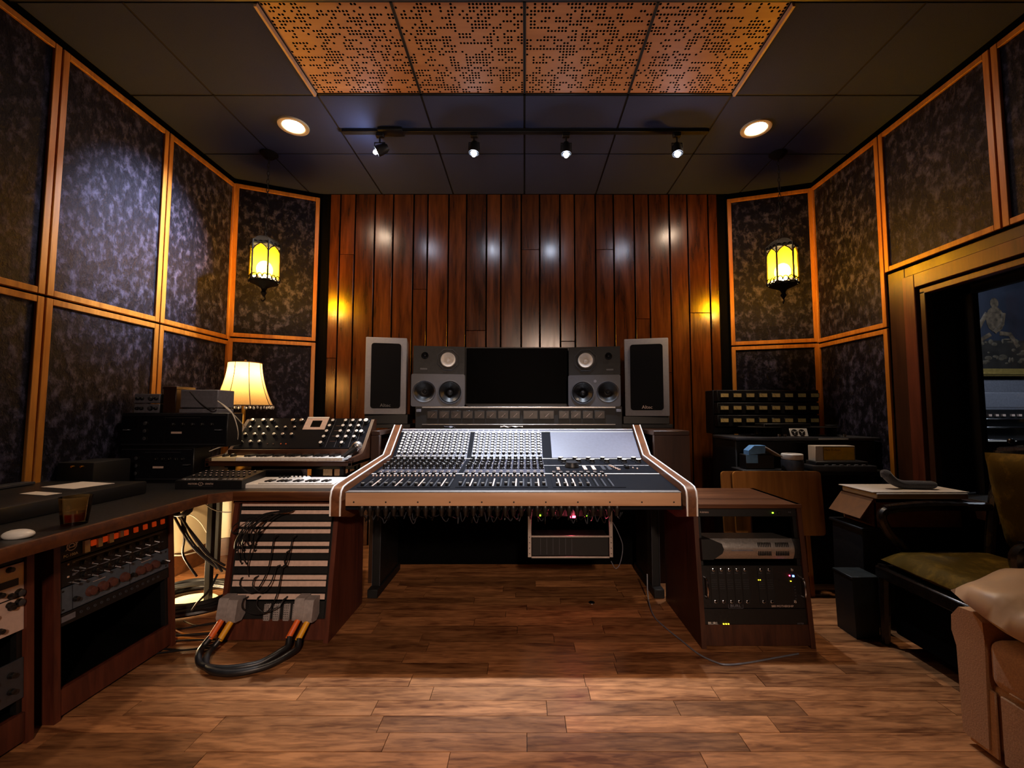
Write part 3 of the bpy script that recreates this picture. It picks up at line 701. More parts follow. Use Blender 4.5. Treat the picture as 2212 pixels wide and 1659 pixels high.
for k in range(8):
    x = .215+.0381*k
    b = MB(); b.M = ML1; b.bb((x-.0018, .07, .002), (x+.0018, .225, .0026), M_VOID); b.bb((x+.008, .075, .002), (x+.0155, .215, .0024), M_LABEL if k in (0, 1, 2) else M_DGREY); b.build('fader_slot', mst)
    plane_obj('switch_block', bpy.data.meshes['switch_block'], mst, ML1, x, .320, .0022); plane_obj('wide_button', K_WBTN, mst, ML1, x, .345, .0028)
    for dx in (-.009, .009): plane_obj('button', K_BTN, mst, ML1, x+dx, .262, .002)
    if k in (0, 1, 2, 3, 4): plane_obj('fader_cap', K_FADER, mst, ML1, x, .09, .0026)
# connectors hanging below the rail, each with a stub of wire
b = MB(); b.lathe([(.0, .0), (.012, .002), (.0155, .008), (.0155, .028), (.011, .034), (.009, .05), (.006, .055)], M_BLACK, 10, Matrix.Rotation(PI, 4, 'X')); K_CON = b.mesh('connector')
xs = [at(px, 1095, 2.06).x-CX for px in [780+17.3*k for k in range(33)]]
b = MB()
for x in xs:
    o = link('connector', K_CON, con, (x, .012, .640))
    for q in range(2):
        d1 = cr.uniform(-.03, .03); dz = cr.uniform(.008, .045)
        b.tube(spline([(x, .012, .588), (x+d1*.4, .01+cr.uniform(0, .04), .588-dz*.6), (x+d1, .03+cr.uniform(0, .05), .588-dz), (x+d1*1.6, .08, .60)], 4), .0022, M_DGREY if q else M_BLACK, 4)
o = b.build('loose_wires', con); o['kind'] = 'stuff'

# ================================================================ EQUIPMENT DESK BEHIND THE CONSOLE
t = thing('equipment_desk', 'dark brown wooden desk behind the mixing console, carrying the speakers', 'desk', (0, 2.78, 0))
zd = .955
b = MB(); b.bb((-.985, .27, zd-.04), (1.06, .74, zd), M_DARKWOOD, .003); b.bb((-.985, 0, zd-.03), (-.93, .27, zd), M_DARKWOOD, .003); b.bb((.83, 0, zd-.03), (1.06, .27, zd), M_DARKWOOD, .003); b.build('top', t)
b = MB(); b.bb((-.985, .0, 0), (-.93, .03, zd-.03), M_DARKWOOD, .002); b.build('side_panel', t)
b = MB(); b.bb((.83, .0, 0), (1.06, .03, zd-.03), M_DARKWOOD, .002); b.build('side_panel', t)
for x in (-.985, 1.04): b = MB(); b.bb((x, .03, 0), (x+.02, .74, zd-.03), M_DARKWOOD); b.build('end_panel', t)
b = MB(); b.bb((-.93, .34, 0), (.83, .36, .92), M_VOID); b.build('back_panel', t)  # flat black puts the shade under the console into the colour

# meter bridge
zb_ = zd; Ym = 3.10
mb0 = at(897, 900, Ym).x; mb1 = at(1344, 900, Ym).x; zt_ = at(1110, 878, Ym).z
t = thing('meter_bridge', 'long black meter bridge with a row of unlit square meters below the screen', 'meter bridge', (0, Ym, zb_))
hm = zt_-zb_
b = MB(); b.bb((mb0, 0, 0), (mb1, .26, hm), M_BLK2, .003); b.build('housing', t)
b = MB(); b.bb((mb0+.05, -.012, hm-.012), (mb1-.05, .0, hm-.002), M_BRUSH, .001); b.bb((mb0+.05, -.006, .028), (mb1-.05, 0, .033), M_BRUSH, .001); b.build('edge_trim', t)
for x in (mb0+.025, mb1-.025): b = MB(); b.box((x, -.004, hm-.03), (.035, .008, .02), M_GREYP, .002); b.build('end_cap', t)
zc = at(1110, 896, Ym).z-zb_
def vu(px, w, h):
    x = at(px, 896, Ym).x
    b = MB(); b.box((x, -.004, zc), (w, .008, h), M_BLACK, .002); m_ = b.build('level_meter', t)
    b = MB(); b.box((x, -.0085, zc), (w-.012, .001, h-.014), M_VUDARK); b.tube([(x-.01, -.0095, zc-.015), (x+.016, -.0095, zc+.01)], .0008, M_LABEL, 4); b.build('meter_face', m_)
for k in range(8): vu(934.5+25.4*k, .078, .062)
for px in (1146, 1181): vu(px, .108, .066)
for k in range(4): vu(1218+25.7*k, .078, .062)

# screen
p0, p1 = at(1004, 877, 3.27), at(1229, 750, 3.27)
t = thing('display_screen', 'wide black switched off screen standing between the two speaker pairs', 'screen', ((p0.x+p1.x)/2, 3.27, zt_))
w = p1.x-p0.x; hh = p1.z-zt_
b = MB(); b.bb((-w/2, 0, .012), (w/2, .04, hh), M_BLACK, .003); b.build('casing', t)
b = MB(); b.bb((-w/2+.008, -.001, .022), (w/2-.008, 0, hh-.008), M_SCREEN); b.build('screen_panel', t)
b = MB(); b.bb((-w/2+.03, -.05, 0), (w/2-.03, .09, .012), M_BLACK, .003); b.bb((-w/2+.02, -.052, .008), (w/2-.02, -.048, .011), M_DGREY); b.build('stand_foot', t)

# ---- speakers
def cone_driver(t, name, x, z, r, mcone, mdome, yf=0, ring=M_RUBBER, depth=.045, seg=28):
    q = Matrix.Translation((x, yf, z)) @ Matrix.Rotation(PI/2, 4, 'X')      # axis toward the viewer (-y)
    b = MB(); b.lathe([(r*1.13, 0), (r*1.13, .007), (r*1.02, .008), (r*.98, .003)], ring, seg, q)
    b.lathe([(r*.98, .003), (r*.9, .006), (r*.84, .001), (r*.3, -depth*.75)], mcone, seg, q)
    b.lathe([(r*.32, -depth*.78), (r*.25, -depth*.35), (r*.12, -depth*.2), (0, -depth*.18)], mdome, 16, q)
    return b.build(name, t)
def ns(px0, px1, pyt, pyb, Y, rz, label, flip):
    a, c = at(px0, pyb, Y), at(px1, pyt, Y); w = c.x-a.x; h = c.z-a.z
    t = thing('studio_monitor', label, 'speaker', ((a.x+c.x)/2, Y, a.z), (0, 0, rz), group='small black speakers with white cones'); s = -1 if flip else 1
    b = MB(); b.bb((-w/2, .05, 0), (w/2, .19, h), M_BLK2, .003); b.build('cabinet', t); plate('baffle', rect(-w/2, 0, w/2, h), [(s*w*.17, h*.52, h*.285), (-s*w*.28, h*.66, h*.12)], .02, M_BLK2, t)
    xw = s*w*.17; 
    o = cone_driver(t, 'woofer', xw, h*.52, h*.272, M_CONE, M_CONE)
    b = MB(); n = [(xw+h*.40*math.cos(a_), -.006, h*.52+h*.40*math.sin(a_)) for a_ in [PI/8+PI/4*i for i in range(9)]]
    b.tube(n, .003, M_DGREY, 4, cap=False); b.build('woofer_frame', t)
    cone_driver(t, 'tweeter', -s*w*.28, h*.66, h*.115, M_BLACK, M_DGREY, depth=.012)
    b = MB(); b.box((-s*w*.3, -.0005, h*.18), (.05, .001, .012), M_DGREY); b.build('name_plate', t)
def mk(px0, px1, pyt, pyb, Y, rz, label, flip):
    a, c = at(px0, pyb, Y), at(px1, pyt, Y); w = c.x-a.x; h = c.z-a.z
    t = thing('studio_monitor', label, 'speaker', ((a.x+c.x)/2, Y, a.z), (0, 0, rz), group='charcoal speakers lying on their sides'); s = -1 if flip else 1
    b = MB(); b.bb((-w/2, .06, 0), (w/2, .25, h), M_CHAR, .004); b.build('cabinet', t)
    plate('baffle', [(x_*(w/2-.012)+.012*math.cos(a_), h/2+z_*(h/2-.012)+.012*math.sin(a_)) for x_, z_, q_ in ((1, 1, 0), (-1, 1, 1), (-1, -1, 2), (1, -1, 3)) for a_ in [q_*PI/2+PI/6*i for i in range(4)]], [(s*w*.22, h*.44, h*.355), (-s*w*.26, h*.46, h*.335)], .06, M_CHAR, t)
    cone_driver(t, 'woofer', s*w*.22, h*.44, h*.34, M_RUBBER, M_RUBBER, ring=M_DGREY)
    q = Matrix.Translation((-s*w*.26, 0, h*.46)) @ Matrix.Rotation(PI/2, 4, 'X') @ Matrix.Diagonal((1.05, 1, 1, 1))
    b = MB(); b.lathe([(h*.34, 0), (h*.33, .003), (h*.29, -.006)], M_CHAR, 26, q); b.lathe([(h*.29, -.006), (h*.22, -.024), (h*.12, -.042), (h*.07, -.045)], M_BLACK, 26, q); b.lathe([(h*.07, -.045), (h*.05, -.036), (0, -.032)], M_BLK2, 14, q); b.build('tweeter_horn', t)
    b = MB(); b.cyl((-s*w*.02, -.0015, h*.80), (-s*w*.02, .001, h*.80), .011, M_GREYP if flip else M_CHAR, 14); b.build('badge', t)
def alt(px0, px1, pyt, pyb, Y, rz, label, lettering):
    a, c = at(px0, pyb, Y), at(px1, pyt, Y); w = (c.x-a.x)/math.cos(rz); h = c.z-a.z
    t = thing('studio_monitor', label, 'speaker', ((a.x+c.x)/2, Y, a.z), (0, 0, rz), group='tall grey framed speakers')
    b = MB(); b.bb((-w/2, 0, 0), (w/2, .26, h), M_SPKGREY, .006, 2); b.build('cabinet', t)
    fr = .042; ft = .045
    P = []
    for sx, sz, a0 in ((1, 1, 0), (-1, 1, PI/2), (-1, -1, PI), (1, -1, 3*PI/2)):
        cx_, cz_ = sx*(w/2-fr-.02), h/2+sz*(h/2-ft-.02)
        for i in range(5): P.append((cx_+.02*math.cos(a0+PI/8*i), cz_+.02*math.sin(a0+PI/8*i)))
    b = MB(); b.prism(P, -.008, .004, M_GRILLE, 'y'); g = b.build('grille', t)
    text('Altec', .036, lettering, g, (0, -.0086, .055), name='name_script', align='CENTER')
    st = thing('speaker_stand', 'black box stand under the ' + label.split(',')[0], 'stand', ((a.x+c.x)/2, Y+.02, zd), (0, 0, rz*.5), group='black speaker boxes')
    hs = a.z-zd
    b = MB(); b.bb((-w/2-.03, 0, 0), (w/2+.03, .28, .03), M_BLK2, .003); b.build('base_plate', st)
    b = MB(); b.bb((-w/2-.01, .01, .03), (w/2+.01, .27, hs), M_BLACK, .003); b.build('box', st)
M_DIMLET = mat('dim grey lettering', (92, 88, 86), .5)
alt(790, 877, 729, 895, 3.20, R(13), 'left tall grey framed speaker, with black grille', M_DIMLET)
alt(1353, 1440, 731, 899, 3.20, R(-13), 'right tall grey framed speaker, with black grille and pale script', M_LABEL)
mk(889, 1004, 808, 878, 3.13, R(9), 'left charcoal speaker lying on its side under the white coned one', False)
mk(1228, 1339, 810, 878, 3.13, R(-9), 'right charcoal speaker lying on its side with a round badge', True)
ns(894, 1004, 748, 808, 3.14, R(9), 'left small black speaker with a white cone at its right side', False)
ns(1229, 1338, 749, 810, 3.14, R(-9), 'right small black speaker with a white cone at its left side', True)
# papers lying before the meter bridge
for k, (px, py, w_, lab, mm) in enumerate(((1105, 921, .16, 'crumpled white paper lying before the meter bridge', M_PAPER), (970, 921, .07, 'small dark crumpled foil lying before the meter bridge', M_GREYP))):
    p = at(px, py, 3.05); b = MB()
    b.bm.verts.ensure_lookup_table()
    g = [[b.bm.verts.new((i*w_/6-w_/2, j*.02-.03, .006+cr.uniform(0, .016))) for j in range(4)] for i in range(7)]
    for i in range(6):
        for j in range(3):
            f = b.bm.faces.new((g[i][j], g[i+1][j], g[i+1][j+1], g[i][j+1])); f.material_index = b.mi(mm)
    o = b.build('crumpled_sheet', None, (p.x, 3.07, zd)); tag(o, lab, 'paper')
    sm = o.modifiers.new('thickness', 'SOLIDIFY'); sm.thickness = .001
# ================================================================ LEFT SIDE: WORKTOP, RACKS, SYNTHS
ZD = .69
# worktop: left wing along the wall, corner, front wing behind the patch rack
poly = [(-2.262, .75), (-1.493, .75), (-1.493, 2.045), (-1.41, 2.124), (-.91, 2.124), (-.91, 2.62), (-1.35, 2.66), (-1.60, 3.10), (-1.75, 3.28), (-2.262, 3.22)]
t = thing('worktop', 'L shaped black worktop with wooden edge along the left wall, carrying synths and lamp', 'worktop', (0, 0, ZD))
b = MB(); b.prism(poly, -.036, 0, M_BLACK, 'z'); b.build('top_board', t)
b = MB(); b.bb((-1.499, .75, -.042), (-1.481, 2.045, .001), M_WALNUT_H, .004, 2); b.build('edge_strip', t)
b = MB(); b.bb((-1.415, 2.112, -.042), (-.91, 2.131, .001), M_WALNUT_H, .004, 2); b.build('edge_strip', t)
b = MB(); b.prism([(-1.499, 2.042), (-1.479, 2.042), (-1.41, 2.111), (-1.415, 2.131)], -.042, .001, M_WALNUT_H, 'z'); b.build('edge_strip', t)
for x, y in ((-1.80, 2.52), (-1.0, 2.57), (-2.2, 3.15)):
    b = MB(); b.bb((x-.016, y-.016, -ZD), (x+.016, y+.016, -.036), M_BLK2, .003); b.build('leg', t)

def cabinet(name, label, M, h, tilt, depth, w=.52, th=.022, mside=M_REDWOOD, plinth=.10, back=True, topm=M_REDWOOD, top_out=0.0):
    """slant fronted rack cabinet: local x along the front, y into it, z up; front leans back by tilt at the top"""
    t = thing(name, label, 'rack cabinet', M=M)
    for s in (-1, 1):
        b = MB(); b.prism([(0, 0), (tilt, h), (depth, h), (depth, 0)], s*w/2-(th if s > 0 else 0), s*w/2+(0 if s > 0 else th), mside); b.build('side_panel', t)
    f = lambda z: tilt*z/h
    b = MB(); b.prism([(f(h-.018)-top_out, h-.018), (f(h)-top_out, h), (depth, h), (depth, h-.018)], -w/2, w/2, topm); b.build('top_panel', t)
    b = MB(); b.prism([(f(.012)+.004, .012), (f(plinth)+.004, plinth), (f(plinth)+.025, plinth), (f(.012)+.025, .012)], -w/2+th, w/2-th, mside); b.build('plinth', t)
    b = MB(); b.bb((-w/2+th, f(plinth)+.02, plinth-.012), (w/2-th, depth, plinth), M_VOID); b.build('bottom_shelf', t)
    if back: b = MB(); b.bb((-w/2+th, depth-.02, 0), (w/2-th, depth-.008, h), M_VOID); b.build('back_panel', t)
    for s in (-1, 1):
        b = MB(); xx = s*(w/2-th-.008); b.prism([(f(plinth)+.015, plinth), (f(h-.02)+.015, h-.02), (f(h-.02)+.035, h-.02), (f(plinth)+.035, plinth)], xx-.008, xx+.008, M_BLK2); b.build('rack_rail', t)
    for s in (-1, 1): xx = s*(w/2-th-.001); b = MB(); b.prism([(f(plinth)+.035, plinth), (f(h-.02)+.035, h-.02), (depth-.02, h-.02), (depth-.02, plinth)], xx-.0008, xx+.0008, M_VOID); b.build('inner_shade', t)  # added black sheets: shade of the empty rack interior put into colour
    ang = -math.atan2(tilt, h)
    face = lambda v: M @ Matrix.Translation((0, f(v)+.008, v)) @ Matrix.Rotation(ang, 4, 'X')
    return t, face
UW = .4746
def unit(name, label, M, h, m, cat='rack unit', w=UW, depth=.22, group=None):
    t = thing(name, label, cat, M=M, group=group)
    b = MB(); b.bb((-w/2, 0, .001), (w/2, .006, h-.001), m, .0008); b.build('front_panel', t, smooth=False)
    b = MB(); b.bb((-w/2+.025, .006, .004), (w/2-.025, depth, h-.004), M_VOID); b.build('chassis', t, smooth=False)
    return t
KN_S = knob_mesh('control_knob', .0085, .013, M_BLACK, M_BLACK); KN_M = knob_mesh('control_knob_red', .017, .016, M_BAKELITE, M_BAKELITE)
KN_SK = knob_mesh('control_knob_big', .012, .012, M_BLACK, M_DGREY)
b = MB(); b.cyl((0, 0, 0), (0, 0, .006), .004, M_CHROME, 8); b.cyl((0, 0, .004), (.008, -.008, .020), .0032, M_CHROME, 8, .005); TOG = b.mesh('toggle_switch')
FRONT = Matrix.Rotation(PI/2, 4, 'X')
def on(t, name, me, x, z, y=0.0):
    o = link(name, me, t); o.matrix_local = Matrix.Translation((x, y, z)) @ FRONT; return o
def fb(t, name, x, z, w, h, m, d=.002, y=0.0, bev=0):
    b = MB(); b.box((x, y-d/2, z), (w, d, h), m, bev); return b.build(name, t, smooth=False)
def ML_rack(yc): return Matrix.Translation((-1.622, yc, 0)) @ Matrix.Rotation(PI/2, 4, 'Z')
cabA, faceA = cabinet('rack_cabinet', 'reddish wooden rack cabinet under the worktop with amber switches and grey blue unit', ML_rack(1.815), .645, .045, .50)
cabB, faceB = cabinet('rack_cabinet', 'reddish wooden rack cabinet at the lower left corner with pale silver panels', ML_rack(1.235), .645, .045, .50)
# --- rack A
u = unit('power_distributor', 'black power panel with eight amber rocker switches and white tape tabs', faceA(.537), .088, M_BLK2)
for k in range(8):
    x = -.115+.0455*k
    s = fb(u, 'rocker_switch', x, .036, .019, .022, M_AMBERSW, .008, 0, .002)
for x, w, h, z in ((-.143, .02, .045, .031), (-.0925, .017, .034, .031), (-.047, .018, .036, .034), (-.002, .015, .026, .038)): fb(u, 'tape_label', x, z, w, h, M_PAPER, .0095)
text('PC-100A', .014, M_WHITE, u, (-.222, -.001, .012))
b = MB(); b.tube([(-.193+.017*math.cos(a_), -.001, .048+.015*math.sin(a_)) for a_ in [2*PI*i/16 for i in range(17)]], .0022, M_WHITE, 4, False); b.tube([(-.193+.010*math.cos(a_), -.001, .050+.006*math.sin(a_)) for a_ in [2*PI*i/12 for i in range(13)]], .0018, M_WHITE, 4, False)
b.tube([(-.215, -.001, .036), (-.205, -.001, .043), (-.185, -.001, .044), (-.172, -.001, .056)], .002, M_WHITE, 4); b.build('emblem', u)
fb(u, 'tape_label', -.213, .081, .044, .010, M_WHITE, .001); fb(u, 'tape_label', .222, .080, .014, .005, M_WHITE, .001); fb(u, 'indicator', .165, .078, .005, .004, M_LED_Y, .001)
u = unit('summing_mixer', 'black two row mixer unit of small knobs and silver toggles below the amber switches', faceA(.446), .089, M_BLK2)
for r_ in (0, 1):
    z = .064-.044*r_
    fb(u, 'legend_strip', .01, z+.016, .40, .003, M_GREYP, .0006)
    for k in range(8):
        x = -.165+.0465*k
        on(u, 'control_knob', KN_S, x+.012, z+.002); on(u, 'toggle_switch', TOG, x-.002, z-.012); 
    on(u, 'toggle_switch', TOG, -.192, z-.012); fb(u, 'indicator', -.205, z+.012, .006, .006, M_LABEL, .002); fb(u, 'indicator', -.185, z+.012, .010, .003, M_GREYP, .001)
u = unit('equaliser_unit', 'blue grey rack panel with dark red round knobs', faceA(.356), .088, M_BLUEGREY)
for k, x in enumerate((-.125, -.080, -.042, .012, .085, .118, .158, .190)[:7]): on(u, 'control_knob', KN_M, x, .040)
for x in (-.18, .052, .205): on(u, 'control_knob', KN_S, x, .034)
on(u, 'toggle_switch', TOG, .214, .04); fb(u, 'seam_line', .04, .044, .0012, .085, M_BLK2, .0008); fb(u, 'seam_line', -.19, .044, .001, .085, M_BLK2, .0008)
for x in (-.09, .12): fb(u, 'legend_strip', x, .070, .05, .0015, M_LABEL, .0006)
fb(u, 'legend_strip', .02, .008, .36, .0015, M_GREYP, .0006)
for x in (-.222, .222):
    for z in (.012, .076): fb(u, 'rack_screw', x, z, .007, .006, M_BLK2, .001)
u = unit('patch_bay', 'black one unit panel of small jacks at the bottom of the amber switch rack', faceA(.311), .044, M_BLK2)
b = MB(); b.lathe([(.0055, 0), (.005, .003), (.003, .003), (.003, .0)], M_DGREY, 10); JK = b.mesh('jack_socket')
for k in range(14): on(u, 'jack_socket', JK, -.16+.026*k, .024)
fb(u, 'tape_label', -.205, .024, .05, .02, M_GREYP, .001)
# --- rack B
u = unit('power_distributor', 'black one unit panel with red switch above the pale silver panels, lower left', faceB(.583), .044, M_BLK2); fb(u, 'rocker_switch', .125, .022, .03, .03, M_AMBERSW, .006, 0, .002)
for z in (.036, .027): fb(u, 'tape_label', .205, z, .03-.2*(.036-z), .005, M_WHITE, .001)
for n, (v, lab) in enumerate(((.472, 'upper pale silver rack unit with blue window in the lower left rack'), (.361, 'lower pale silver rack unit with round dark knobs in the lower left rack'))):
    u = unit('preamp_unit', lab, faceB(v), .109, M_SILVERPANEL)
    for x, z in ((.195, .095), (.15, .075), (.13, .05), (.12, .03), (.17, .024), (.10, .08), (.06, .06), (.02, .06), (.2, .01 if n == 0 else .085)):
        on(u, 'control_knob', KN_S, x, z)
    on(u, 'control_knob', KN_SK, .222, .012+.08*n); on(u, 'control_knob', KN_SK, .08, .05)
    if n == 0: fb(u, 'display_window', .195, .05, .05, .022, M_TEAL, .002)
    else: fb(u, 'meter_window', .09, .05, .05, .06, M_BLK2, .003)
u = unit('compressor_unit', 'dark grey rack panel near the bottom of the lower left rack', faceB(.145), .13, M_DGREY)
for x in (.05, .1, .15, .2):
    for z in (.04, .09): on(u, 'control_knob', KN_S, x, z)

# --- patch rack facing the room
MP = Matrix.Translation((-1.177, 2.080, 0)); hP = .645; tiltP = .09
cabP, faceP = cabinet('patch_rack', 'slanted wooden rack of patch bays with black cords plugged in, beside the console', MP, hP, tiltP, .42, mside=M_REDWOOD, topm=M_REDWOOD, top_out=.01)
def vz(py):                                   # height on the leaning face seen at image row py
    d = ray(600, py); k = tiltP/hP; q = (2.080+k*HC)/(d.y-k*d.z); return HC+d.z*q
strips = [(1087, 1094), (1103, 1111), (1128, 1138), (1144, 1153), (1171, 1180), (1187, 1195), (1212, 1224), (1243, 1253), (1256, 1268), (1284, 1296)]
bays_ = [(1085, 1113), (1126, 1155), (1169, 1197), (1210, 1226), (1241, 1270), (1282, 1298)]
WB = .452
jk_rows = []
b = MB(); b.cyl((0, 0, 0), (0, 0, .0015), .0032, M_BLK2, 6); JS = b.mesh('jack_hole')
order = ['topmost', 'second', 'third', 'fourth', 'fifth', 'lowest']
for bi, (ya, yb) in enumerate(bays_):
    z1, z0 = vz(ya), vz(yb)
    u = unit('patch_bay', order[bi] + ' pale striped patch bay from the top of the patch rack', faceP(z0), z1-z0, M_BLK2, w=WB, depth=.15, group='patch bays')
    for (sa, sb) in strips:
        if sa >= ya-1 and sb <= yb+1:
            fb(u, 'label_strip', 0, (vz(sa)+vz(sb))/2-z0, WB-.004, vz(sa)-vz(sb), M_LABEL, .003)
    if bi not in (3, 5):
        zc_ = (z1-z0)/2; b = MB()
        for r_ in (-.006, .006):
            for k in range(48): b.box((-.21+.00894*k, -.001, zc_+r_), (.0045, .002, .0045), M_VOID)
        o = b.build('jack_row', u); o['kind'] = 'stuff'
    z_prev = vz(bays_[bi+1][0]) if bi+1 < len(bays_) else None
for k, (za, zb2) in enumerate([(vz(bays_[i][1]), vz(bays_[i+1][0])) for i in range(5)]):
    u = thing('blank_panel', ['first', 'second', 'third', 'fourth', 'fifth'][k] + ' black blank panel from the top between the patch bays', 'rack panel', M=faceP(zb2), group='black blank panels')
    b = MB(); b.bb((-WB/2, .002, 0), (WB/2, .008, za-zb2), M_BLK2); b.build('front_panel', u, smooth=False)
# lowest panel with multi-pin connectors
zq1, zq0 = vz(1300), vz(1346)
u = thing('connector_panel', 'black panel of grey multi pin connectors at the foot of the patch rack', 'rack panel', M=faceP(zq0))
b = MB(); b.bb((-WB/2, .002, 0), (WB/2, .008, zq1-zq0), M_BLK2); b.build('front_panel', u, smooth=False)
M_GCON = mat('grey multipin shell', (146, 138, 136), .5, scale=60)
for px in (582, 602, 624, 643):
    x = at(px, 1325, 2.12).x+1.177
    b = MB(); b.bb((x-.015, -.012, .008), (x+.015, .002, zq1-zq0-.008), M_GCON, .003)
    for i in range(3):
        for j in range(8): b.box((x-.008+.008*i, -.0125, .018+.0095*j), (.003, .001, .004), M_BLK2)
    b.build('connector_socket', u)
# multicore cables: two loops with taped ends and grey shells
def multicore(pA, pB, low, dy, label):
    t = thing('multicore_cable', label, 'cable', (0, 0, 0), group='looped multicore cables')
    ends = []
    for k, (px, py) in enumerate((pA, pB)):
        p = at(px, py, 2.05)
        tape = M_ORANGE if 'orange' in label else M_YELLOW
        b = MB(); sh = [(0, 0), (0, .082), (.075, .082), (.075, .03)]     # y,z outline of the shell
        b.M = Matrix.Translation((p.x, 2.045, p.z))
        b.prism([(-.014, -.002), (-.020, .012), (-.004, .086), (.002, .092), (.056, .092), (.056, .01), (.03, -.010)], -.022, .022, M_GCON); b.build('connector_shell', t)
        r0 = Vector((p.x, 2.043, p.z+.006)); r1 = r0+Vector((-.022, -.050, -.068))
        b = MB(); b.cyl(r0, r1, .013, tape, 12); b.build('taped_end', t); ends.append((r0, r1))
    a, c = ends[0][1], ends[1][1]
    m1 = Vector(low)
    pts = [a+(ends[0][0]-ends[0][1])*.1]
    for i in range(13):
        th = PI*(i+.35)/12.7; sn = math.sin(th); xm, rx = (a.x+c.x)/2, (c.x-a.x)/2+.012
        pts.append(Vector((xm-rx*math.cos(th) - .02*sn, a.y-.012+(m1.y-a.y)*sn**1.2, max(.0165, (a.z-.02)*(1-sn**1.5)))))
    pts.append(c+(ends[1][0]-ends[1][1])*.1)
    b = MB(); b.tube(spline(pts, 4), .0135, M_CABLE, 10); b.build('cable_loop', t)
multicore((484, 1336), (648, 1336), (-1.16, 1.865, .016), 0, 'black multicore cable with orange taped ends looping onto the floor')
multicore((504, 1340), (668, 1340), (-1.12, 1.835, .016), 0, 'black multicore cable with yellow taped ends looping onto the floor')
# patch cords
pr = random.Random(4)
def fp(px, py, out=.012):
    v = vz(py); p = faceP(v) @ Vector((0, -out, 0)); return Vector((at(px, py, p.y).x, p.y, p.z))
cords = [((612+6*k, 1102), (512+9*k+pr.uniform(-4, 4), pr.choice([1190, 1178, 1252]))) for k in range(5)] + [((556+7*k, 1116), (512+10*k, pr.choice([1150, 1178, 1218]))) for k in range(6)] + [((640, 1158), (625, 1190)), ((600, 1158), (522, 1250)), ((604, 1222), (556, 1246)), ((618, 1222), (560, 1290)), ((535, 1290), (620, 1290))]
ORD = ['first', 'second', 'third', 'fourth', 'fifth', 'sixth']
PLL = ['%s from the left of five black patch leads hanging below the second strip' % ORD[k] for k in range(5)] + ['%s from the left of six black patch leads hanging from the first black gap' % ORD[k] for k in range(6)] + ['short thin black patch lead looping in the middle of the patch rack', 'long thin black patch lead sweeping to the left edge of the patch rack', 'thin black patch lead looping left below the sixth light strip', 'thin black patch lead dropping to the lowest light strip', 'thin black patch lead sagging along the lowest light strip']
for k, (A, B) in enumerate(cords):
    a, c = fp(*A), fp(*B); sag = .10+pr.uniform(0, .05)
    t = thing('patch_lead', PLL[k], 'patch lead', a, group='black patch leads')
    d = c-a; low = min(c.z, a.z)-a.z - (sag*.5 if k > 10 else .0)
    if k <= 10:
        o_ = -.062-.004*(k % 4)
        pts = [(0, 0, 0), (0, -.03, .001), (d.x*.30, o_, d.z*.06+.004), (d.x*.66, o_-.012, d.z*.32), (d.x*.90, o_, d.z*.68), (d.x, -.034, d.z*.97), (d.x, 0, d.z)]
    else:
        lo = min(0, d.z)-.05
        pts = [(0, 0, 0), (0, -.03, 0), (d.x*.08, -.055, lo*.6), (d.x*.45, -.062, lo), (d.x*.9, -.055, (lo+d.z)*.5), (d.x, -.03, d.z), (d.x, 0, d.z)]
    b = MB(); b.tube(spline(pts, 5), .0029, M_CABLE, 5); b.build('cord', t)
    b = MB(); b.cyl((0, .004, 0), (0, -.030, .002), .0040, M_BLK2, 7); b.build('plug', t)
    b = MB(); b.cyl((d.x, .004, d.z), (d.x, -.030, d.z), .0040, M_BLK2, 7); b.build('plug', t)

# ---------------------------------------------------------------- synths
def white_black_keys(t, x0, n, pitch, y0, y1, z, mw, mb_, hblack, pat, wl=.006, start=0, th=.018):
    b = MB(); b.bb((-pitch/2+.0006, 0, -th), (pitch/2-.0006, y1-y0, 0), mw, .0008); kw = b.mesh('white_key')
    b = MB(); b.prism([((y1-y0)*.36, 0), ((y1-y0)*.40, hblack), (y1-y0, hblack), (y1-y0, 0)], -pitch*.29, pitch*.29, mb_); kb = b.mesh('black_key')
    for k in range(n):
        link('white_key', kw, t, (x0+pitch*(k+.5), y0, z))
        if k < n-1 and (start+k) % 7 in (0, 1, 3, 4, 5): link('black_key', kb, t, (x0+pitch*(k+1), y0, z))
# large analogue synthesiser on a stand
Ys = 2.49; zs = .765
M_SYNTHW = wood('synth case wood', (40, 20, 9), (66, 35, 15), 'x', .4, .08, 60)
vx0, vx1 = -1.83, -.99; cxv = (vx0+vx1)/2
t = thing('analogue_synth', 'large synthesizer with tilted black knob panel, grey display and wooden case', 'synthesizer', (cxv, Ys, zs)); hw = (vx1-vx0)/2
b = MB(); b.bb((-hw, 0, 0), (hw, .40, .022), M_SYNTHW, .003); b.bb((-hw, 0, .022), (hw, .018, .030), M_SYNTHW, .002); b.build('case_bottom', t)
for s in (-1, 1):
    x = s*hw; b = MB(); b.prism([(0, 0), (0, .045), (.16, .058), (.20, .088), (.36, .262), (.40, .262), (.40, 0)], min(x, x-s*.02), max(x, x-s*.02), M_SYNTHW); b.build('end_cheek', t)
b = MB(); b.bb((-hw+.02, .155, .045), (hw-.02, .195, .082), M_SYNTHW, .004, 2); b.build('front_bar', t)
kx0 = at(503, 990, Ys).x-cxv; npitch = .0238
white_black_keys(t, kx0, 26, npitch, .022, .155, .047, M_WHITE, M_BLACK, .010, 0)
b = MB(); b.bb((-hw+.02, .02, .022), (kx0-.004, .155, .047), M_CREAM, .002); hc_ = b.build('left_hand_panel', t)
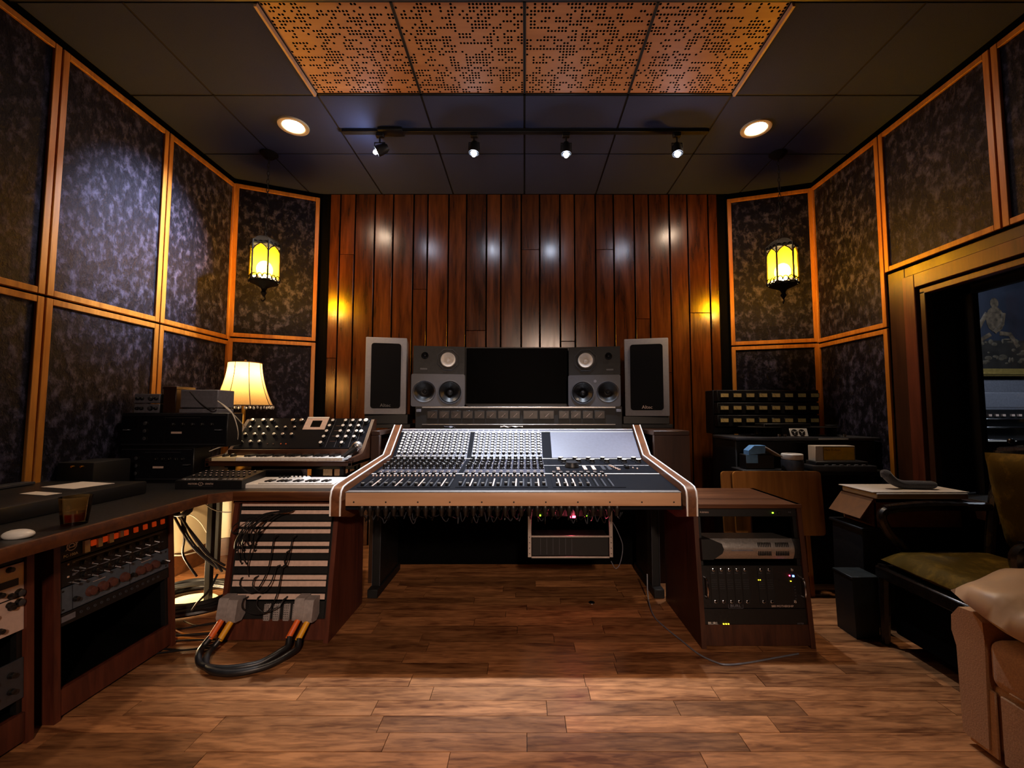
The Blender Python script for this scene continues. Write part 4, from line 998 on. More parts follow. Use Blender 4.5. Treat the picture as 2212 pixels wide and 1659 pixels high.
for k in range(2): b = MB(); q = Matrix.Translation((-hw+.055+.045*k, .09, .045)) @ Matrix.Rotation(PI/2, 4, 'Y'); b.lathe([(0, -.008), (.02, -.008), (.022, 0), (.02, .008), (0, .008)], M_BLACK, 14, q); b.build('pitch_wheel' if k == 0 else 'mod_wheel', hc_)
aP = math.atan2(.185, .165); MPN = Matrix.Translation((0, .195, .085)) @ Matrix.Rotation(aP, 4, 'X'); LPN = math.hypot(.185, .165)
b = MB(); b.M = MPN; b.bb((-hw+.022, 0, -.02), (hw-.022, LPN, 0), M_PANELDK, .003); pn = b.build('control_panel', t)
b = MB(); b.bb((-hw+.022, .364, .02), (hw-.022, .395, .266), M_BLACK); b.build('rear_housing', t)
KNV = knob_mesh('panel_knob', .0115, .017, M_BLACK, M_BRUSH, .6)
LX = lambda u: -hw+.022 + u*(2*hw-.044)
rows = [(.88, [.04, .13, .20, .375, .445], 1.15), (.66, [.05, .12, .19, .265, .335, .41], .8), (.42, [.045, .12, .19, .275, .345, .415], .95), (.18, [.045, .12, .19], .95)]
for v, us, sc in rows:
    for u_ in us: o = plane_obj('panel_knob', KNV, pn, MPN, LX(u_), v*LPN); o.scale = (sc, sc, sc)
b = MB(); b.lathe([(.0115*1.15, 0), (.0115*1.15, .004), (.0115, .005), (.0105, .017)], M_BLACK, 10); b.lathe([(.0105, .017), (.0085, .0185), (0, .0185)], M_WHITE, 10); KNW = b.mesh('panel_knob_bright')
for v, us in ((.88, [.70, .805, .865, .925]), (.70, [.69, .80, .86, .925]), (.52, [.685, .795, .86, .925]), (.34, [.68, .79, .855, .92]), (.15, [.675, .84])):
    for u_ in us: plane_obj('panel_knob', KNW, pn, MPN, LX(u_), v*LPN)
for u_, v, sc in ((.985, .86, 1.4), (.975, .5, 1.2)): o = plane_obj('panel_knob', KNW, pn, MPN, LX(u_-.01), v*LPN); o.scale = (sc,)*3
b = MB(); b.M = MPN; b.bb((LX(.475), LPN*.60, .0002), (LX(.655), LPN*.985, .004), M_LABEL, .001); dp = b.build('display_panel', pn)
b = MB(); b.M = MPN; b.bb((LX(.53), LPN*.68, .004), (LX(.61), LPN*.90, .0048), M_SCREEN); b.build('display_window', dp)
b = MB(); b.M = MPN; b.bb((LX(.475), LPN*.985, .0002), (LX(.655), LPN*1.03, .0045), M_WHITE, .001); b.build('display_lip', dp)
for k in range(4): b = MB(); b.M = MPN; b.bb((LX(.735), LPN*(.22+.17*k), .0002), (LX(.775), LPN*(.23+.17*k), .001), M_BAKELITE); b.build('legend_line', pn)
for u_ in (.255, .30, .36, .40): b = MB(); b.M = MPN; b.box((LX(u_), LPN*.14, .002), (.006, .006, .004), M_ORANGE if u_ > .33 else M_BAKELITE); b.build('indicator', pn)
b = MB(); b.M = MPN
for u_ in (.715, .785, .83, .895, .95): b.bb((LX(u_), LPN*.04, .0002), (LX(u_)+.0012, LPN*.95, .0008), M_GREYP)
b.build('panel_divider', pn)
# its stand
t = thing('synth_stand', 'low black stand lifting the large synthesizer above the worktop', 'stand', (cxv, Ys, ZD))
for x in (-.33, .33): b = MB(); b.bb((x-.012, .05, 0), (x+.012, .38, .012), M_BLK2); b.bb((x-.012, .30, .012), (x+.012, .34, .063), M_BLK2); b.bb((x-.012, .08, .012), (x+.012, .11, .063), M_BLK2); b.bb((x-.012, .05, .063), (x+.012, .38, .075), M_BLK2); b.build('side_frame', t)
b = MB(); b.bb((-.33, .30, .02), (.33, .32, .04), M_BLK2); b.build('crossbar', t)
# microphone lying on it
p = at(768, 966, 2.50); q = at(742, 986, 2.46)
t = thing('microphone', 'black handheld microphone with silver grille leaning on the right end of the large synthesizer', 'microphone', q); d = Vector(p)-Vector(q)
b = MB(); b.tube([(0, 0, 0), d*.35, d*.8, d], [.011, .013, .019, .024], M_BLK2, 14); b.build('handle', t)
dn = d.normalized(); b = MB(); b.sph(d+dn*.014, .026, M_BRUSH, 16, 10); b.build('grille_head', t); b = MB(); b.cyl(d-dn*.004, d+dn*.006, .0268, M_CHROME, 18); b.build('grille_band', t)
# white mini keyboard
kxl, kxr = at(526, 1050, 2.22).x, at(722, 1050, 2.22).x; kw_ = kxr-kxl
t = thing('mini_keyboard', 'slim white mini keyboard lying on the worktop before the large synthesizer', 'keyboard', (kxl, 2.22, ZD))
b = MB(); b.prism([(0, 0), (0, .018), (.008, .022), (.17, .030), (.178, .028), (.178, 0)], 0, kw_, M_WHITE); b.build('body', t)
white_black_keys(t, .07, 18, (kw_-.085)/18, .004, .085, .0255, M_WHITE, M_BLACK, .006, 0, start=0, th=.003)
for k in range(8): b = MB(); b.cyl((.10+.022*k, .15, .028), (.10+.022*k, .15, .039), .006, M_WHITE if k > 2 else M_BLACK, 10); b.build('control_knob', t)
b = MB(); b.box((.245, .152, .031), (.03, .016, .003), M_LED_W); b.build('lit_display', t)
# black motor synth
mxl = at(378, 1050, 2.19).x; mw = at(522, 1050, 2.19).x-mxl
t = thing('desktop_synth', 'small black desktop synth with rows of knobs left of the white keyboard', 'synthesizer', (mxl, 2.19, ZD))
b = MB(); b.prism([(0, 0), (0, .042), (.19, .066), (.20, .066), (.20, 0)], 0, mw, M_BLACK); b.build('body', t)
aM = math.atan2(.024, .19); MM = Matrix.Translation((0, 0, .042)) @ Matrix.Rotation(aM, 4, 'X')
cu = text('MOTOR', .0125, M_LABEL, t, (.065, -.0005, .022)); text('SYNTH', .0125, M_LABEL, t, (.152, -.0005, .022))
b = MB(); b.tube([(.128+.011*math.cos(a_), -.0005, .026+.008*math.sin(a_)) for a_ in [2*PI*i/12 for i in range(13)]], .0008, M_LABEL, 4, False); b.tube([(.112, -.0005, .026), (.117, -.0005, .026)], .0007, M_LABEL, 4); b.tube([(.139, -.0005, .026), (.146, -.0005, .026)], .0007, M_LABEL, 4); b.build('emblem', t)
text('M', .007, M_LABEL, t, (.128, -.0006, .0235), align='CENTER')
fb(t, 'legend_strip', .13, .014, .12, .0015, M_DGREY, .0006)
b = MB(); b.cyl((0, 0, 0), (0, 0, .009), .006, M_BLACK, 8); b.cyl((0, 0, .009), (0, 0, .0095), .005, M_LABEL, 8); KMS = b.mesh('control_knob_small')
for r_ in range(3):
    for k in range(10): plane_obj('control_knob', KMS, t, MM, .04+.029*k, .07+.045*r_)
b = MB(); b.bb((-.010, -.008, 0), (.010, .008, .004), M_BRUSH, .001); KMB = b.mesh('key_pad')
for k in range(8): plane_obj('key_pad', KMB, t, MM, .03+.023*k, .02)
for k in range(4): plane_obj('key_pad', KMB, t, MM, .235+.027*k, .02)

# ---------------------------------------------------------------- rack boxes by the left wall
Yr = 2.42; zr0 = ZD
def echo(z0, x0, x1, h, label, red):
    t = thing('effects_unit', label, 'rack unit', (x0, Yr, z0), group='black effects units'); w = x1-x0
    b = MB(); b.bb((0, .006, 0), (w, .135, h), M_BLACK, .004); b.build('case', t)
    b = MB(); b.bb((.006, 0, .008), (w-.006, .006, h-.008), M_PANELDK, .001); b.build('front_panel', t, smooth=False)
    fb(t, 'name_plate', w*.53, h*.42, .058, .011, M_LABEL, .003)
    fb(t, 'seam_line', w*.17, h*.5, .0015, h*.8, M_BLK2, .001); fb(t, 'seam_line', w*.42, h*.5, .0015, h*.8, M_BLK2, .001); fb(t, 'legend_strip', w*.58, h*.86, .2, .002, M_DGREY, .0006)
    for z in (.015, h-.012): fb(t, 'trim_line', w/2, z, w-.02, .002, M_DGREY, .001)
    for k in range(3): on(t, 'control_knob', KN_SK, w*.245, h*(.25+.22*k))
    for k in range(5): on(t, 'control_knob', KN_S, w*(.5+.09*k), h*.66)
    for x in (w*.08, w*.93): b = MB(); b.tube(spline([(x-.015, 0, h*.5), (x-.012, -.02, h*.5), (x+.012, -.02, h*.5), (x+.015, 0, h*.5)], 4), .004, M_DGREY, 6); b.build('handle', t)
    return t
hz_ = (at(380, 891, Yr).z-ZD-.006)/2
echo(ZD, -2.255, -1.845, hz_, 'lower black effects unit of the pair by the left wall', True)
echo(ZD+hz_+.003, -2.262, -1.665, hz_, 'upper black effects unit of the pair by the left wall, carrying the small boxes', False)
zt2 = ZD+2*hz_+.003
for k, lab in enumerate(('lower small grey module with knobs on the black effects units', 'upper small grey module with knobs on the black effects units')):
    x0, x1 = at(290, 870, Yr+.02).x, at(345, 870, Yr+.02).x; h = .052
    t = thing('small_module', lab, 'module', (x0, Yr+.02, zt2+k*(h+.004)), group='small grey modules'); w = x1-x0
    b = MB(); b.bb((0, .003, 0), (w, .14, h), M_BLK2, .002); b.build('case', t)
    b = MB(); b.bb((.001, 0, .001), (w-.001, .004, h-.001), M_GREYP, .001); b.build('front_panel', t)
    on(t, 'control_knob', KN_SK, w*.66, h*.5)
    for x in (.15, .32, .88): on(t, 'control_knob', KN_S, w*x, h*.5)
x0, x1 = at(388, 860, Yr+.02).x, at(470, 860, Yr+.02).x; hB = at(430, 842, Yr+.02).z-zt2
t = thing('adapter_box', 'pale grey flat box with leads in front on the black effects units', 'box', (x0, Yr+.02, zt2)); w = x1-x0
b = MB(); b.bb((0, 0, 0), (w, .14, .024), M_GREYP, .002); b.build('base', t); b = MB(); b.bb((0.003, 0.002, .030), (w, .14, hB), M_GREYP, .003); b.bb((.01, .01, .02), (w-.01, .13, .032), M_BLK2); b.build('body', t)
# tall dark book box between them
x0 = at(352, 860, Yr+.04).x; t = thing('dark_box', 'dark red upright box between the grey modules and the pale box', 'box', (x0, Yr+.04, zt2)); b = MB(); b.bb((0, 0, 0), (.075, .14, .15), M_DARKWOOD, .003); b.build('body', t); b = MB(); b.bb((-.002, -.002, .135), (.077, .142, .152), M_DARKWOOD, .002); b.build('lid', t)

# ---------------------------------------------------------------- table lamp
p = at(528, 835, 2.86); lz = ZD
t = thing('table_lamp', 'lit table lamp with cream bell shade and beaded fringe behind the synthesizer', 'table lamp', (p.x, 2.86, lz))
zs0, zs1 = at(528, 876, 2.86).z-lz, at(528, 784, 2.86).z-lz
b = MB(); b.lathe([(0, 0), (.085, 0), (.085, .012), (.05, .022), (.025, .04), (.018, .09), (.032, .15), (.036, .20), (.02, .25), (.012, .29), (.012, zs0+.02)], M_BRASS, 20); b.build('base', t)
N8 = 8; prof = []
for i in range(9):
    u = i/8; prof.append((.098 + .074*(u**2.0)*1.0 + .004*math.sin(u*PI), zs1+(zs0-zs1)*u))
b = MB(); rings = []; i_ = b.mi(M_SHADE)
for (r, z) in prof:
    ring = []
    for j in range(32):
        a_ = 2*PI*j/32; sc = 1-.035*(abs((j % 4)-2)/2 < .01)-.02*(abs((j % 4)-2) == 1)
        ring.append(b.bm.verts.new((r*sc*math.cos(a_), r*sc*math.sin(a_), z)))
    rings.append(ring)
for k in range(8):
    for j in range(32): f = b.bm.faces.new((rings[k][j], rings[k][(j+1) % 32], rings[k+1][(j+1) % 32], rings[k+1][j])); f.material_index = i_
b.build('shade', t, ang=60)
b = MB()
for j in range(0, 32, 4):
    a_ = 2*PI*j/32; b.tube([(r*1.0*math.cos(a_)*1.004, r*math.sin(a_)*1.004, z) for r, z in prof], .0022, M_WALNUT, 4)
for k in (0, 8):
    r, z = prof[k]; b.tube([(r*math.cos(2*PI*j/24), r*math.sin(2*PI*j/24), z) for j in range(25)], .0035, M_WALNUT, 5, False)
b.build('shade_piping', t)
b = MB(); r, z = prof[8]
for j in range(46):
    a_ = 2*PI*j/46; b.sph((r*math.cos(a_), r*math.sin(a_), z-.012-.004*(j % 2)), (.0055, .0055, .010), M_PAPER, 6, 5)
o = b.build('beaded_fringe', t); o['kind'] = 'stuff'
b = MB(); b.lathe([(.0, zs1+.022), (.008, zs1+.018), (.006, zs1+.008), (.02, zs1+.002), (.02, zs1-.002)], M_BRASS, 12); b.build('finial', t)
b = MB(); b.sph((0, 0, zs1-.075), (.025, .025, .03), M_BULBW, 14, 10); b.build('bulb', t)
light('table_lamp_bulb', 'POINT', (0, 0, zs1-.075), E_LAMP, (1.0, .70, .38), t, shadow_soft_size=.045)

# ---------------------------------------------------------------- things on the left wing
x = at(40, 1150, 1.36).x
t = thing('computer_mouse', 'pale flat computer mouse on the worktop corner at lower left', 'mouse', (x, 1.36, ZD))
b = MB(); b.sph((0, 0, .009), (.042, .03, .016), M_WHITE, 20, 12); 
for v in b.bm.verts: v.co.z = max(v.co.z, 0)
b.build('shell', t); b = MB(); b.sph((-.02, 0, .0215), (.008, .003, .003), M_GREYP, 8, 6); b.build('scroll_wheel', t)
M_TUMB = glassy('whisky tumbler glass', (244, 226, 190), .12, .05); M_WHISKY = glassy('amber drink', (206, 120, 30), .35, .1)
p = atZ(170, 1126, ZD)
t = thing('glass_tumbler', 'short glass tumbler with amber drink standing on the dark worktop edge', 'glass', (-1.56, 1.52, ZD))
b = MB(); b.lathe([(.0, .0), (.034, 0), (.044, .095), (.0415, .095), (.033, .012), (0, .011)], M_TUMB, 20); b.build('tumbler', t)
b = MB(); b.lathe([(0, .0115), (.0325, .0122), (.0345, .04), (0, .04)], M_WHISKY, 18); b.build('drink', t)
t = thing('flat_case', 'low black equipment case along the left wall with papers on top', 'case', (-2.02, 1.80, ZD))
b = MB(); b.bb((-.26, -.42, 0), (.22, .28, .058), M_BLACK, .006, 2); b.build('body', t); b = MB(); b.bb((-.262, -.30, .06), (-.20, .18, .072), M_DGREY, .002); b.build('handle_bar', t)
for k, (px, py, w, dd, lab) in enumerate(((170, 1048, .20, .15, 'larger white paper sheet on the low black case by the left wall'), (88, 1066, .15, .05, 'narrow white paper strip on the low black case, nearer the camera'))):
    p = atZ(px, py, ZD+.060); b = MB(); b.bb((-w/2, -dd/2, 0), (w/2, dd/2, .0012), M_PAPER); o = b.build('paper_sheet', None, (p.x, p.y, ZD+.0595), smooth=False); o.rotation_euler = (0, 0, R(-14)); tag(o, lab, 'paper')
p = at(168, 1008, 2.2)
t = thing('guitar_amplifier', 'dark little box with two brass knobs on the worktop by the left wall', 'amplifier', (-2.20, 2.12, ZD)); b = MB(); b.bb((-.08, 0, 0), (.10, .2, .14), M_BLK2, .006, 2); b.build('cabinet', t)
for px in (158, 178):
    q = at(px, 1008, 2.115); b = MB(); b.cyl((q.x+2.20, -.014, q.z-ZD), (q.x+2.20, .001, q.z-ZD), .005, M_BRASS, 10); b.build('knob', t)

# ---------------------------------------------------------------- under the worktop: lamp, cables
t = thing('night_light', 'small lit bulb lamp standing on the floor behind the amber switch rack', 'lamp', (-2.15, 2.50, 0))
b = MB(); b.lathe([(0, 0), (.05, 0), (.05, .015), (.015, .025), (.015, .10), (0, .10)], M_WHITE, 16); b.build('base', t)
b = MB(); b.sph((0, 0, .13), .03, M_BULBW, 14, 10); b.build('bulb', t)
light('night_light_lamp', 'POINT', (0, 0, .13), E_DESK, (1.0, .72, .40), t, shadow_soft_size=.045)
crr = random.Random(12)
def cable(name, pts, r, m, label, group=None, n=6, seg=6):
    b = MB(); b.tube(spline(pts, n), r, m, seg); o = b.build(name); return tag(o, label, 'cable', group)
cc = Vector((-1.87, 2.50, 0))
for nm, turns, rbase, rad, lab in (('coiled_cable', 5, .225, .012, 'thick black cable coiled in wide loops on the floor between the two racks'), ('coiled_cable', 4, .185, .008, 'thinner black cable coiled inside the thick one on the floor')):
    pts = []
    for i in range(turns*9+1):
        an = i*2*PI/9; rr = rbase+crr.uniform(-.03, .03)
        pts.append((cc.x+rr*1.1*math.cos(an), cc.y+rr*.85*math.sin(an), .014+.010*(i/9)+(.004 if rad < .01 else 0)))
    cable(nm, pts, rad, M_CABLE, lab)
b = MB(); b.lathe([(0, .004), (.115, .004), (.12, .0), (.13, .012), (.125, .016), (.112, .010), (0, .010)], M_CREAM, 28, Matrix.Translation((cc.x, cc.y, 0)) @ Matrix.Diagonal((1, .8, 1, 1))); o = b.build('round_lid'); tag(o, 'pale round lid lying inside the black cable coil', 'lid')
hang = [((378, 1105), (430, 1170), (480, 1235)), ((372, 1108), (415, 1180), (470, 1228)), ((390, 1110), (398, 1160), (396, 1200), (425, 1245)), ((385, 1106), (440, 1190), (486, 1222)), ((400, 1112), (402, 1150), (440, 1200), (490, 1232))]
for k, ps in enumerate(hang):
    pts = [tuple(at(px, py, 2.25+.06*i)) for i, (px, py) in enumerate(ps)]
    cable('hanging_cable', pts, .006, M_CABLE, '%s from the left of five black cables hanging from under the worktop' % ORD[(2, 1, 0, 4, 3)[k]], 'hanging black cables')
b = MB(); p = at(382, 1098, 2.22)
for k in range(4):
    rr = .045+.004*k; b.tube([(p.x+rr*math.cos(a_), p.y+.01*k, p.z+rr*.8*math.sin(a_)) for a_ in [2*PI*i/14 for i in range(15)]], .006, M_CABLE, 6, False)
o = b.build('cable_bundle'); tag(o, 'round bundle of black cable tied up under the worktop edge', 'cable')
cable('white_cable', [tuple(atX(378, 1112, -2.29)), tuple(atX(410, 1112, -2.28)), tuple(atX(432, 1128, -2.27)), tuple(atX(446, 1150, -2.27))], .004, M_WCABLE, 'white cable arching across the lit cream wall under the worktop')
cable('white_cable', [tuple(atX(372, 1199, -2.29)), tuple(atX(395, 1199, -2.28)), tuple(atX(428, 1191, -2.28))], .005, M_WCABLE, 'white cable running along the top of the baseboard')
cable('grey_cable', [tuple(at(440, 1086, 2.30)), tuple(at(460, 1100, 2.28)), tuple(at(482, 1106, 2.26)), tuple(at(500, 1106, 2.25))], .003, M_WCABLE, 'pale thin cable sagging under the worktop beside the patch rack')
for k in range(9):
    y = 2.28-.035*k; x0 = -1.80+crr.uniform(-.08, .06); mm = M_OCABLE if k in (2, 5) else M_CABLE
    cable('floor_cable', [(x0, y, .008), (x0+.12, y-.03+crr.uniform(-.03, .04), .008), (x0+.25, y+crr.uniform(-.04, .03), .008), (-1.42, y+.03, .008)], .0042, mm,
          ('front' if k == 5 else 'rear') + ' thin orange cable on the floor before the coil' if k in (2, 5) else ['seventh', 'sixth', 0, 'fifth', 'fourth', 0, 'third', 'second', 'first'][k] + ' from the front of seven thin black floor cables left of the patch rack', 'straggling orange cables' if k in (2, 5) else 'straggling black cables')
cable('hanging_cable', [tuple(at(470, 1240, 2.1)), tuple(at(452, 1275, 2.06)), tuple(at(428, 1300, 2.03)), tuple(atZ(412, 1322, .01))], .005, M_CABLE, 'black cable dropping from the coil to the floor beside the patch rack')
# pale leads running past the lamp
for k, ps in enumerate((((470, 866, 2.40), (500, 890, 2.40), (514, 930, 2.42), (512, 958, 2.58)), ((478, 872, 2.40), (506, 897, 2.41), (531, 924, 2.60)), ((452, 975, 2.42), (475, 966, 2.44), (500, 960, 2.5), (515, 957, 2.6)), ((410, 846, 2.41), (430, 868, 2.40), (455, 885, 2.40), (468, 880, 2.41)))):
    labs = ['pale cable hanging from the pale box past the lamp shade', 'pale cable stretched from the lamp to the large synthesizer', 'pale cable curving over the left end of the large synthesizer', 'thin dark lead crossing the front of the pale box']
    cable('lead', [tuple(at(*q)) for q in ps], .0028, M_WCABLE if k < 3 else M_CABLE, labs[k])
# ================================================================ RIGHT SIDE
# --- converter rack
MB_ = Matrix.Translation((1.068, 2.032, 0)); hB_ = .635; tB = .07
cab, faceR = cabinet('rack_cabinet', 'slanted walnut rack right of the console with black converter units', MB_, hB_, tB, .50, mside=M_WALNUT, back=False, topm=M_WALNUT_H, top_out=.008)
def vr(py):
    d = ray(1600, py); k = tB/hB_; q = (2.032+k*HC)/(d.y-k*d.z); return HC+d.z*q
u = unit('power_conditioner', 'slim black power conditioner at the top of the walnut rack with green light', faceR(vr(1117)), vr(1098)-vr(1117), M_BLK2); hh_ = vr(1098)-vr(1117)
text('FURMAN', .0105, M_LABEL, u, (-.225, -.0008, hh_*.42)); text('M-8', .008, M_GREYP, u, (.20, -.0008, hh_*.45)); fb(u, 'indicator', .125, hh_*.45, .006, .006, M_LED_G, .003)
fb(u, 'power_switch', .155, hh_*.45, .016, .014, M_BLACK, .006, 0, .001)
z0, z1 = vr(1207), vr(1163); hS = z1-z0
u = thing('silver_unit', 'bowed silver rack unit with slotted vents and a dark notched end', 'rack unit', M=faceR(z0))
N_ = 12; w0, w1 = -.195, .195
pf = [(-.012-.018*math.sin(PI*i/N_), hS*i/N_) for i in range(N_+1)] + [(.15, hS), (.15, 0)]
b = MB(); b.prism(pf, w0, w1, M_BRUSH); b.build('bowed_front', u)
b = MB(); nt_ = [(w0-.045, .0), (w0-.045, hS), (w0+.002, hS), (w0+.05, hS*.78), (w0+.058, hS*.5), (w0+.05, hS*.3), (w0+.005, 0.0)]
b.prism(nt_, -.034, .02, M_BLK2, 'y'); b.build('dark_end', u)
b = MB(); b.bb((w1, -.012, 0), (w1+.04, .02, hS), M_BLK2, .004, 2); b.build('end_cap', u)
b = MB()
for gx in (.055, .138):
    for gz in (.30, .72):
        for i in range(8): b.box((gx-.028+.008*i, -.0285+.004*abs(gz-.5), hS*gz), (.0035, .006, hS*.22), M_BLK2)
o = b.build('vent_slots', u); o['kind'] = 'stuff'
b = MB(); b.box((-.05, -.0305, hS*.45), (.10, .001, .004), M_GREYP); b.build('legend_strip', u)
z0, z1 = vr(1316), vr(1222); hM = z1-z0
u = unit('converter_unit', 'tall black audio converter with ringed screws, indicator lights and white lettering', faceR(z0), hM, M_BLACK)
b = MB(); b.lathe([(.007, 0), (.007, .004), (.0045, .005), (.0045, .002), (0, .002)], M_CHROME, 14); RG = b.mesh('thumb_screw')
for xs_, z in (((-.18, -.143, -.106, -.069, -.032, .043, .081, .19), hM*.90), ((-.18, -.143, -.106, -.069, -.032, .043, .081, .19), hM*.16)):
    for x in xs_: on(u, 'thumb_screw', RG, x, z)
for k in range(7):
    x = (-.18, -.143, -.106, -.069, -.032, .043, .081)[k]
    b = MB(); b.bb((x-.017, -.002, hM*.10), (x+.017, 0, hM*.97), M_BLK2, .0005); cdm = b.build('converter_card', u, smooth=False)
    fb(cdm, 'legend_strip', x-.004, hM*.82, .016, .004, M_DGREY, .0026)
    b = MB()
    for i in range(4):
        for j in range(5): b.box((x-.010+.0065*i, -.0024, hM*(.46+.05*j)), (.0035, .001, .003), M_DGREY)
    o = b.build('led_matrix', cdm); o['kind'] = 'stuff'
for x in (.028, .036): fb(u, 'indicator', x, hM*.66, .0035, .004, M_LED_Y, .003)
fb(u, 'indicator', .193, hM*.75, .008, .008, M_LED_B, .003); fb(u, 'indicator', .176, hM*.76, .004, .004, M_LED_R, .003); fb(u, 'indicator', .179, hM*.63, .004, .004, M_LED_Y, .003)
for k in range(5): fb(u, 'indicator', .195, hM*(.50-.07*k), .008, .004, M_DGREY, .001)
text('BURL', .017, M_GREYP, u, (-.088, -.0008, hM*.03), align='CENTER', sx=1.25)
b = MB()
for a_, c_ in (((-.122, hM*.005), (-.054, hM*.005)), ((-.054, hM*.005), (-.054, hM*.11)), ((-.054, hM*.11), (-.122, hM*.11)), ((-.122, hM*.11), (-.122, hM*.005))): b.tube([(a_[0], -.0008, a_[1]), (c_[0], -.0008, c_[1])], .0006, M_GREYP, 4)
b.build('logo_frame', u)
text('B80 MOTHERSHIP', .0125, M_LABEL, u, (.078, -.0008, hM*.03), sx=1.05)
for x in (-.224, .224): b = MB(); b.tube(spline([(x, 0, hM*.28), (x, -.03, hM*.32), (x, -.03, hM*.68), (x, 0, hM*.72)], 4), .004, M_CHROME, 6); b.build('handle', u)
z0, z1 = vr(1366), vr(1316); hL = z1-z0
u = unit('power_supply', 'black power supply at the foot of the walnut rack with three yellow lights', faceR(z0), hL, M_BLACK)
text('BURL', .017, M_WHITE, u, (-.222, -.0008, hL*.30), sx=1.2); text('RP750', .011, M_GREYP, u, (.19, -.0008, hL*.30))
for k in range(3): fb(u, 'indicator', -.150+.011*k, hL*.33, .005, .005, M_LED_Y, .003)
# --- power frame under the console
Yu = 2.45; x0 = at(1144, 1160, Yu).x; x1 = at(1320, 1160, Yu).x; zt_ = at(1230, 1112, Yu).z; zm = at(1230, 1159, Yu).z; zb3 = at(1230, 1204, Yu).z
t = thing('module_rack', 'bare metal rack frame with red and green lights hanging under the console', 'rack', (x0, Yu, 0)); w = x1-x0
for x in (0, w): b = MB(); b.bb((x-.010, 0, zb3), (x+.010, .012, zt_+.04), M_BRUSH, .001); b.build('upright', t)
for z in (zm, zb3): b = MB(); b.bb((.01, 0, z-.005), (w-.01, .008, z+.005), M_BRUSH, .001); b.build('crossbar', t)
b = MB(); b.bb((.012, .01, zt_-.012), (w-.012, .16, zt_+.036), M_BLK2, .002); u2 = b.build('supply_box', t)
b = MB(); b.bb((.012, .01, zb3+.006), (w-.012, .16, zm-.006), M_BLK2, .002)
for k in range(6): b.bb((.06+.035*k, .008, zb3+.012), (.063+.035*k, .011, zm-.012), M_DGREY)
b.build('module_bay', t)
q = at(1238, 1117, Yu); b = MB(); b.box((q.x-x0, .006, q.z), (.03, .006, .012), M_LED_R, .002); b.build('red_display', u2)
light('red_display_glow', 'POINT', (q.x-x0, -.02, q.z), .5, (1.0, .12, .18), t, shadow_soft_size=.012)
for px in (1167, 1267): q = at(px, 1114, Yu); b = MB(); b.box((q.x-x0, .006, q.z), (.008, .006, .008), M_LED_G, .001); b.build('green_light', u2)
for x in (-.0, w): 
    for k in range(4): b = MB(); b.cyl((x, -.001, zb3+.02+.03*k), (x, .001, zb3+.02+.03*k), .003, M_BLK2, 6); b.build('rack_hole', t)
b = MB(); 
for x in (0, w): b.bb((x-.008, .002, zt_+.03), (x+.008, .010, .598), M_BLK2)
b.build('hanger', t)
cable('thin_wire', [tuple(at(1322, 1125, Yu)), tuple(at(1335, 1150, Yu+.02)), tuple(at(1345, 1180, Yu+.02)), tuple(at(1340, 1215, Yu)), tuple(at(1330, 1228, Yu)), tuple(at(1320, 1212, Yu))], .002, M_GREYP, 'thin pale wire looping beside the bare metal frame')
# --- cord on the floor
cable('floor_cable', [tuple(at(1398, 1240, 2.6)), tuple(atZ(1400, 1290, .02))] + [tuple(atZ(px, py, .004)) for px, py in ((1412, 1330), (1440, 1358), (1470, 1382), (1508, 1412), (1545, 1430), (1572, 1436), (1620, 1431), (1680, 1420), (1725, 1412))], .0035, M_GREYP, 'grey cord curving along the floor past the foot of the walnut rack')
p = atZ(1278, 1302, 0); b = MB(); b.lathe([(0, .006), (.012, .006), (.018, .002), (.018, 0)], M_CHROME, 14); o = b.build('floor_button', None, (p.x, p.y, 0)); tag(o, 'small round metal button on the floor under the console', 'button')

# --- wooden folding tables leaning behind the walnut rack
for n_, (xa_, xb_, yo, lab) in enumerate(((1592, 1786, 2.565, 'honey coloured wooden tray table, folded upright with its legs below'), (1566, 1640, 2.612, 'second folded wooden tray table, mostly hidden behind the first'))):
    zt3, zb4 = at(1690, 1020, yo).z, at(1690, 1159, yo).z
    x0, x1 = at(xa_, 1060, yo).x, at(1786 if n_ == 0 else 1690, 1090, yo).x
    t = thing('folding_table', lab, 'folding table', ((x0+x1)/2, yo, 0), (R(-4), 0, 0)); w = x1-x0
    pts = []
    for sx, sz, a0 in ((1, 1, 0), (-1, 1, PI/2), (-1, -1, PI), (1, -1, 3*PI/2)):
        for i in range(4): a_ = a0+PI/6*i; pts.append((sx*(w/2-.02)+.02*math.cos(a_), (zt3+zb4)/2+sz*((zt3-zb4)/2-.02)+.02*math.sin(a_)))
    b = MB(); b.prism(pts, -.008, .008, M_OAKTABLE, 'y'); b.build('tabletop', t)
    for x in ((.10, .17) if n_ == 0 else (-.10, -.03)):
        b = MB(); b.bb((x-.013, .012, 0), (x+.013, .035, zt3-.06), M_OAKTABLE, .003); b.build('leg', t)
    b = MB(); b.bb((.10 if n_ == 0 else -.10, .014, .115), (.17 if n_ == 0 else -.03, .03, .14), M_OAKTABLE, .002); b.build('stretcher', t)
    b = MB(); b.bb((-w/2+.03, .009, zt3-.07), (w/2-.03, .03, zt3-.04), M_OAKTABLE, .002); b.build('batten', t)

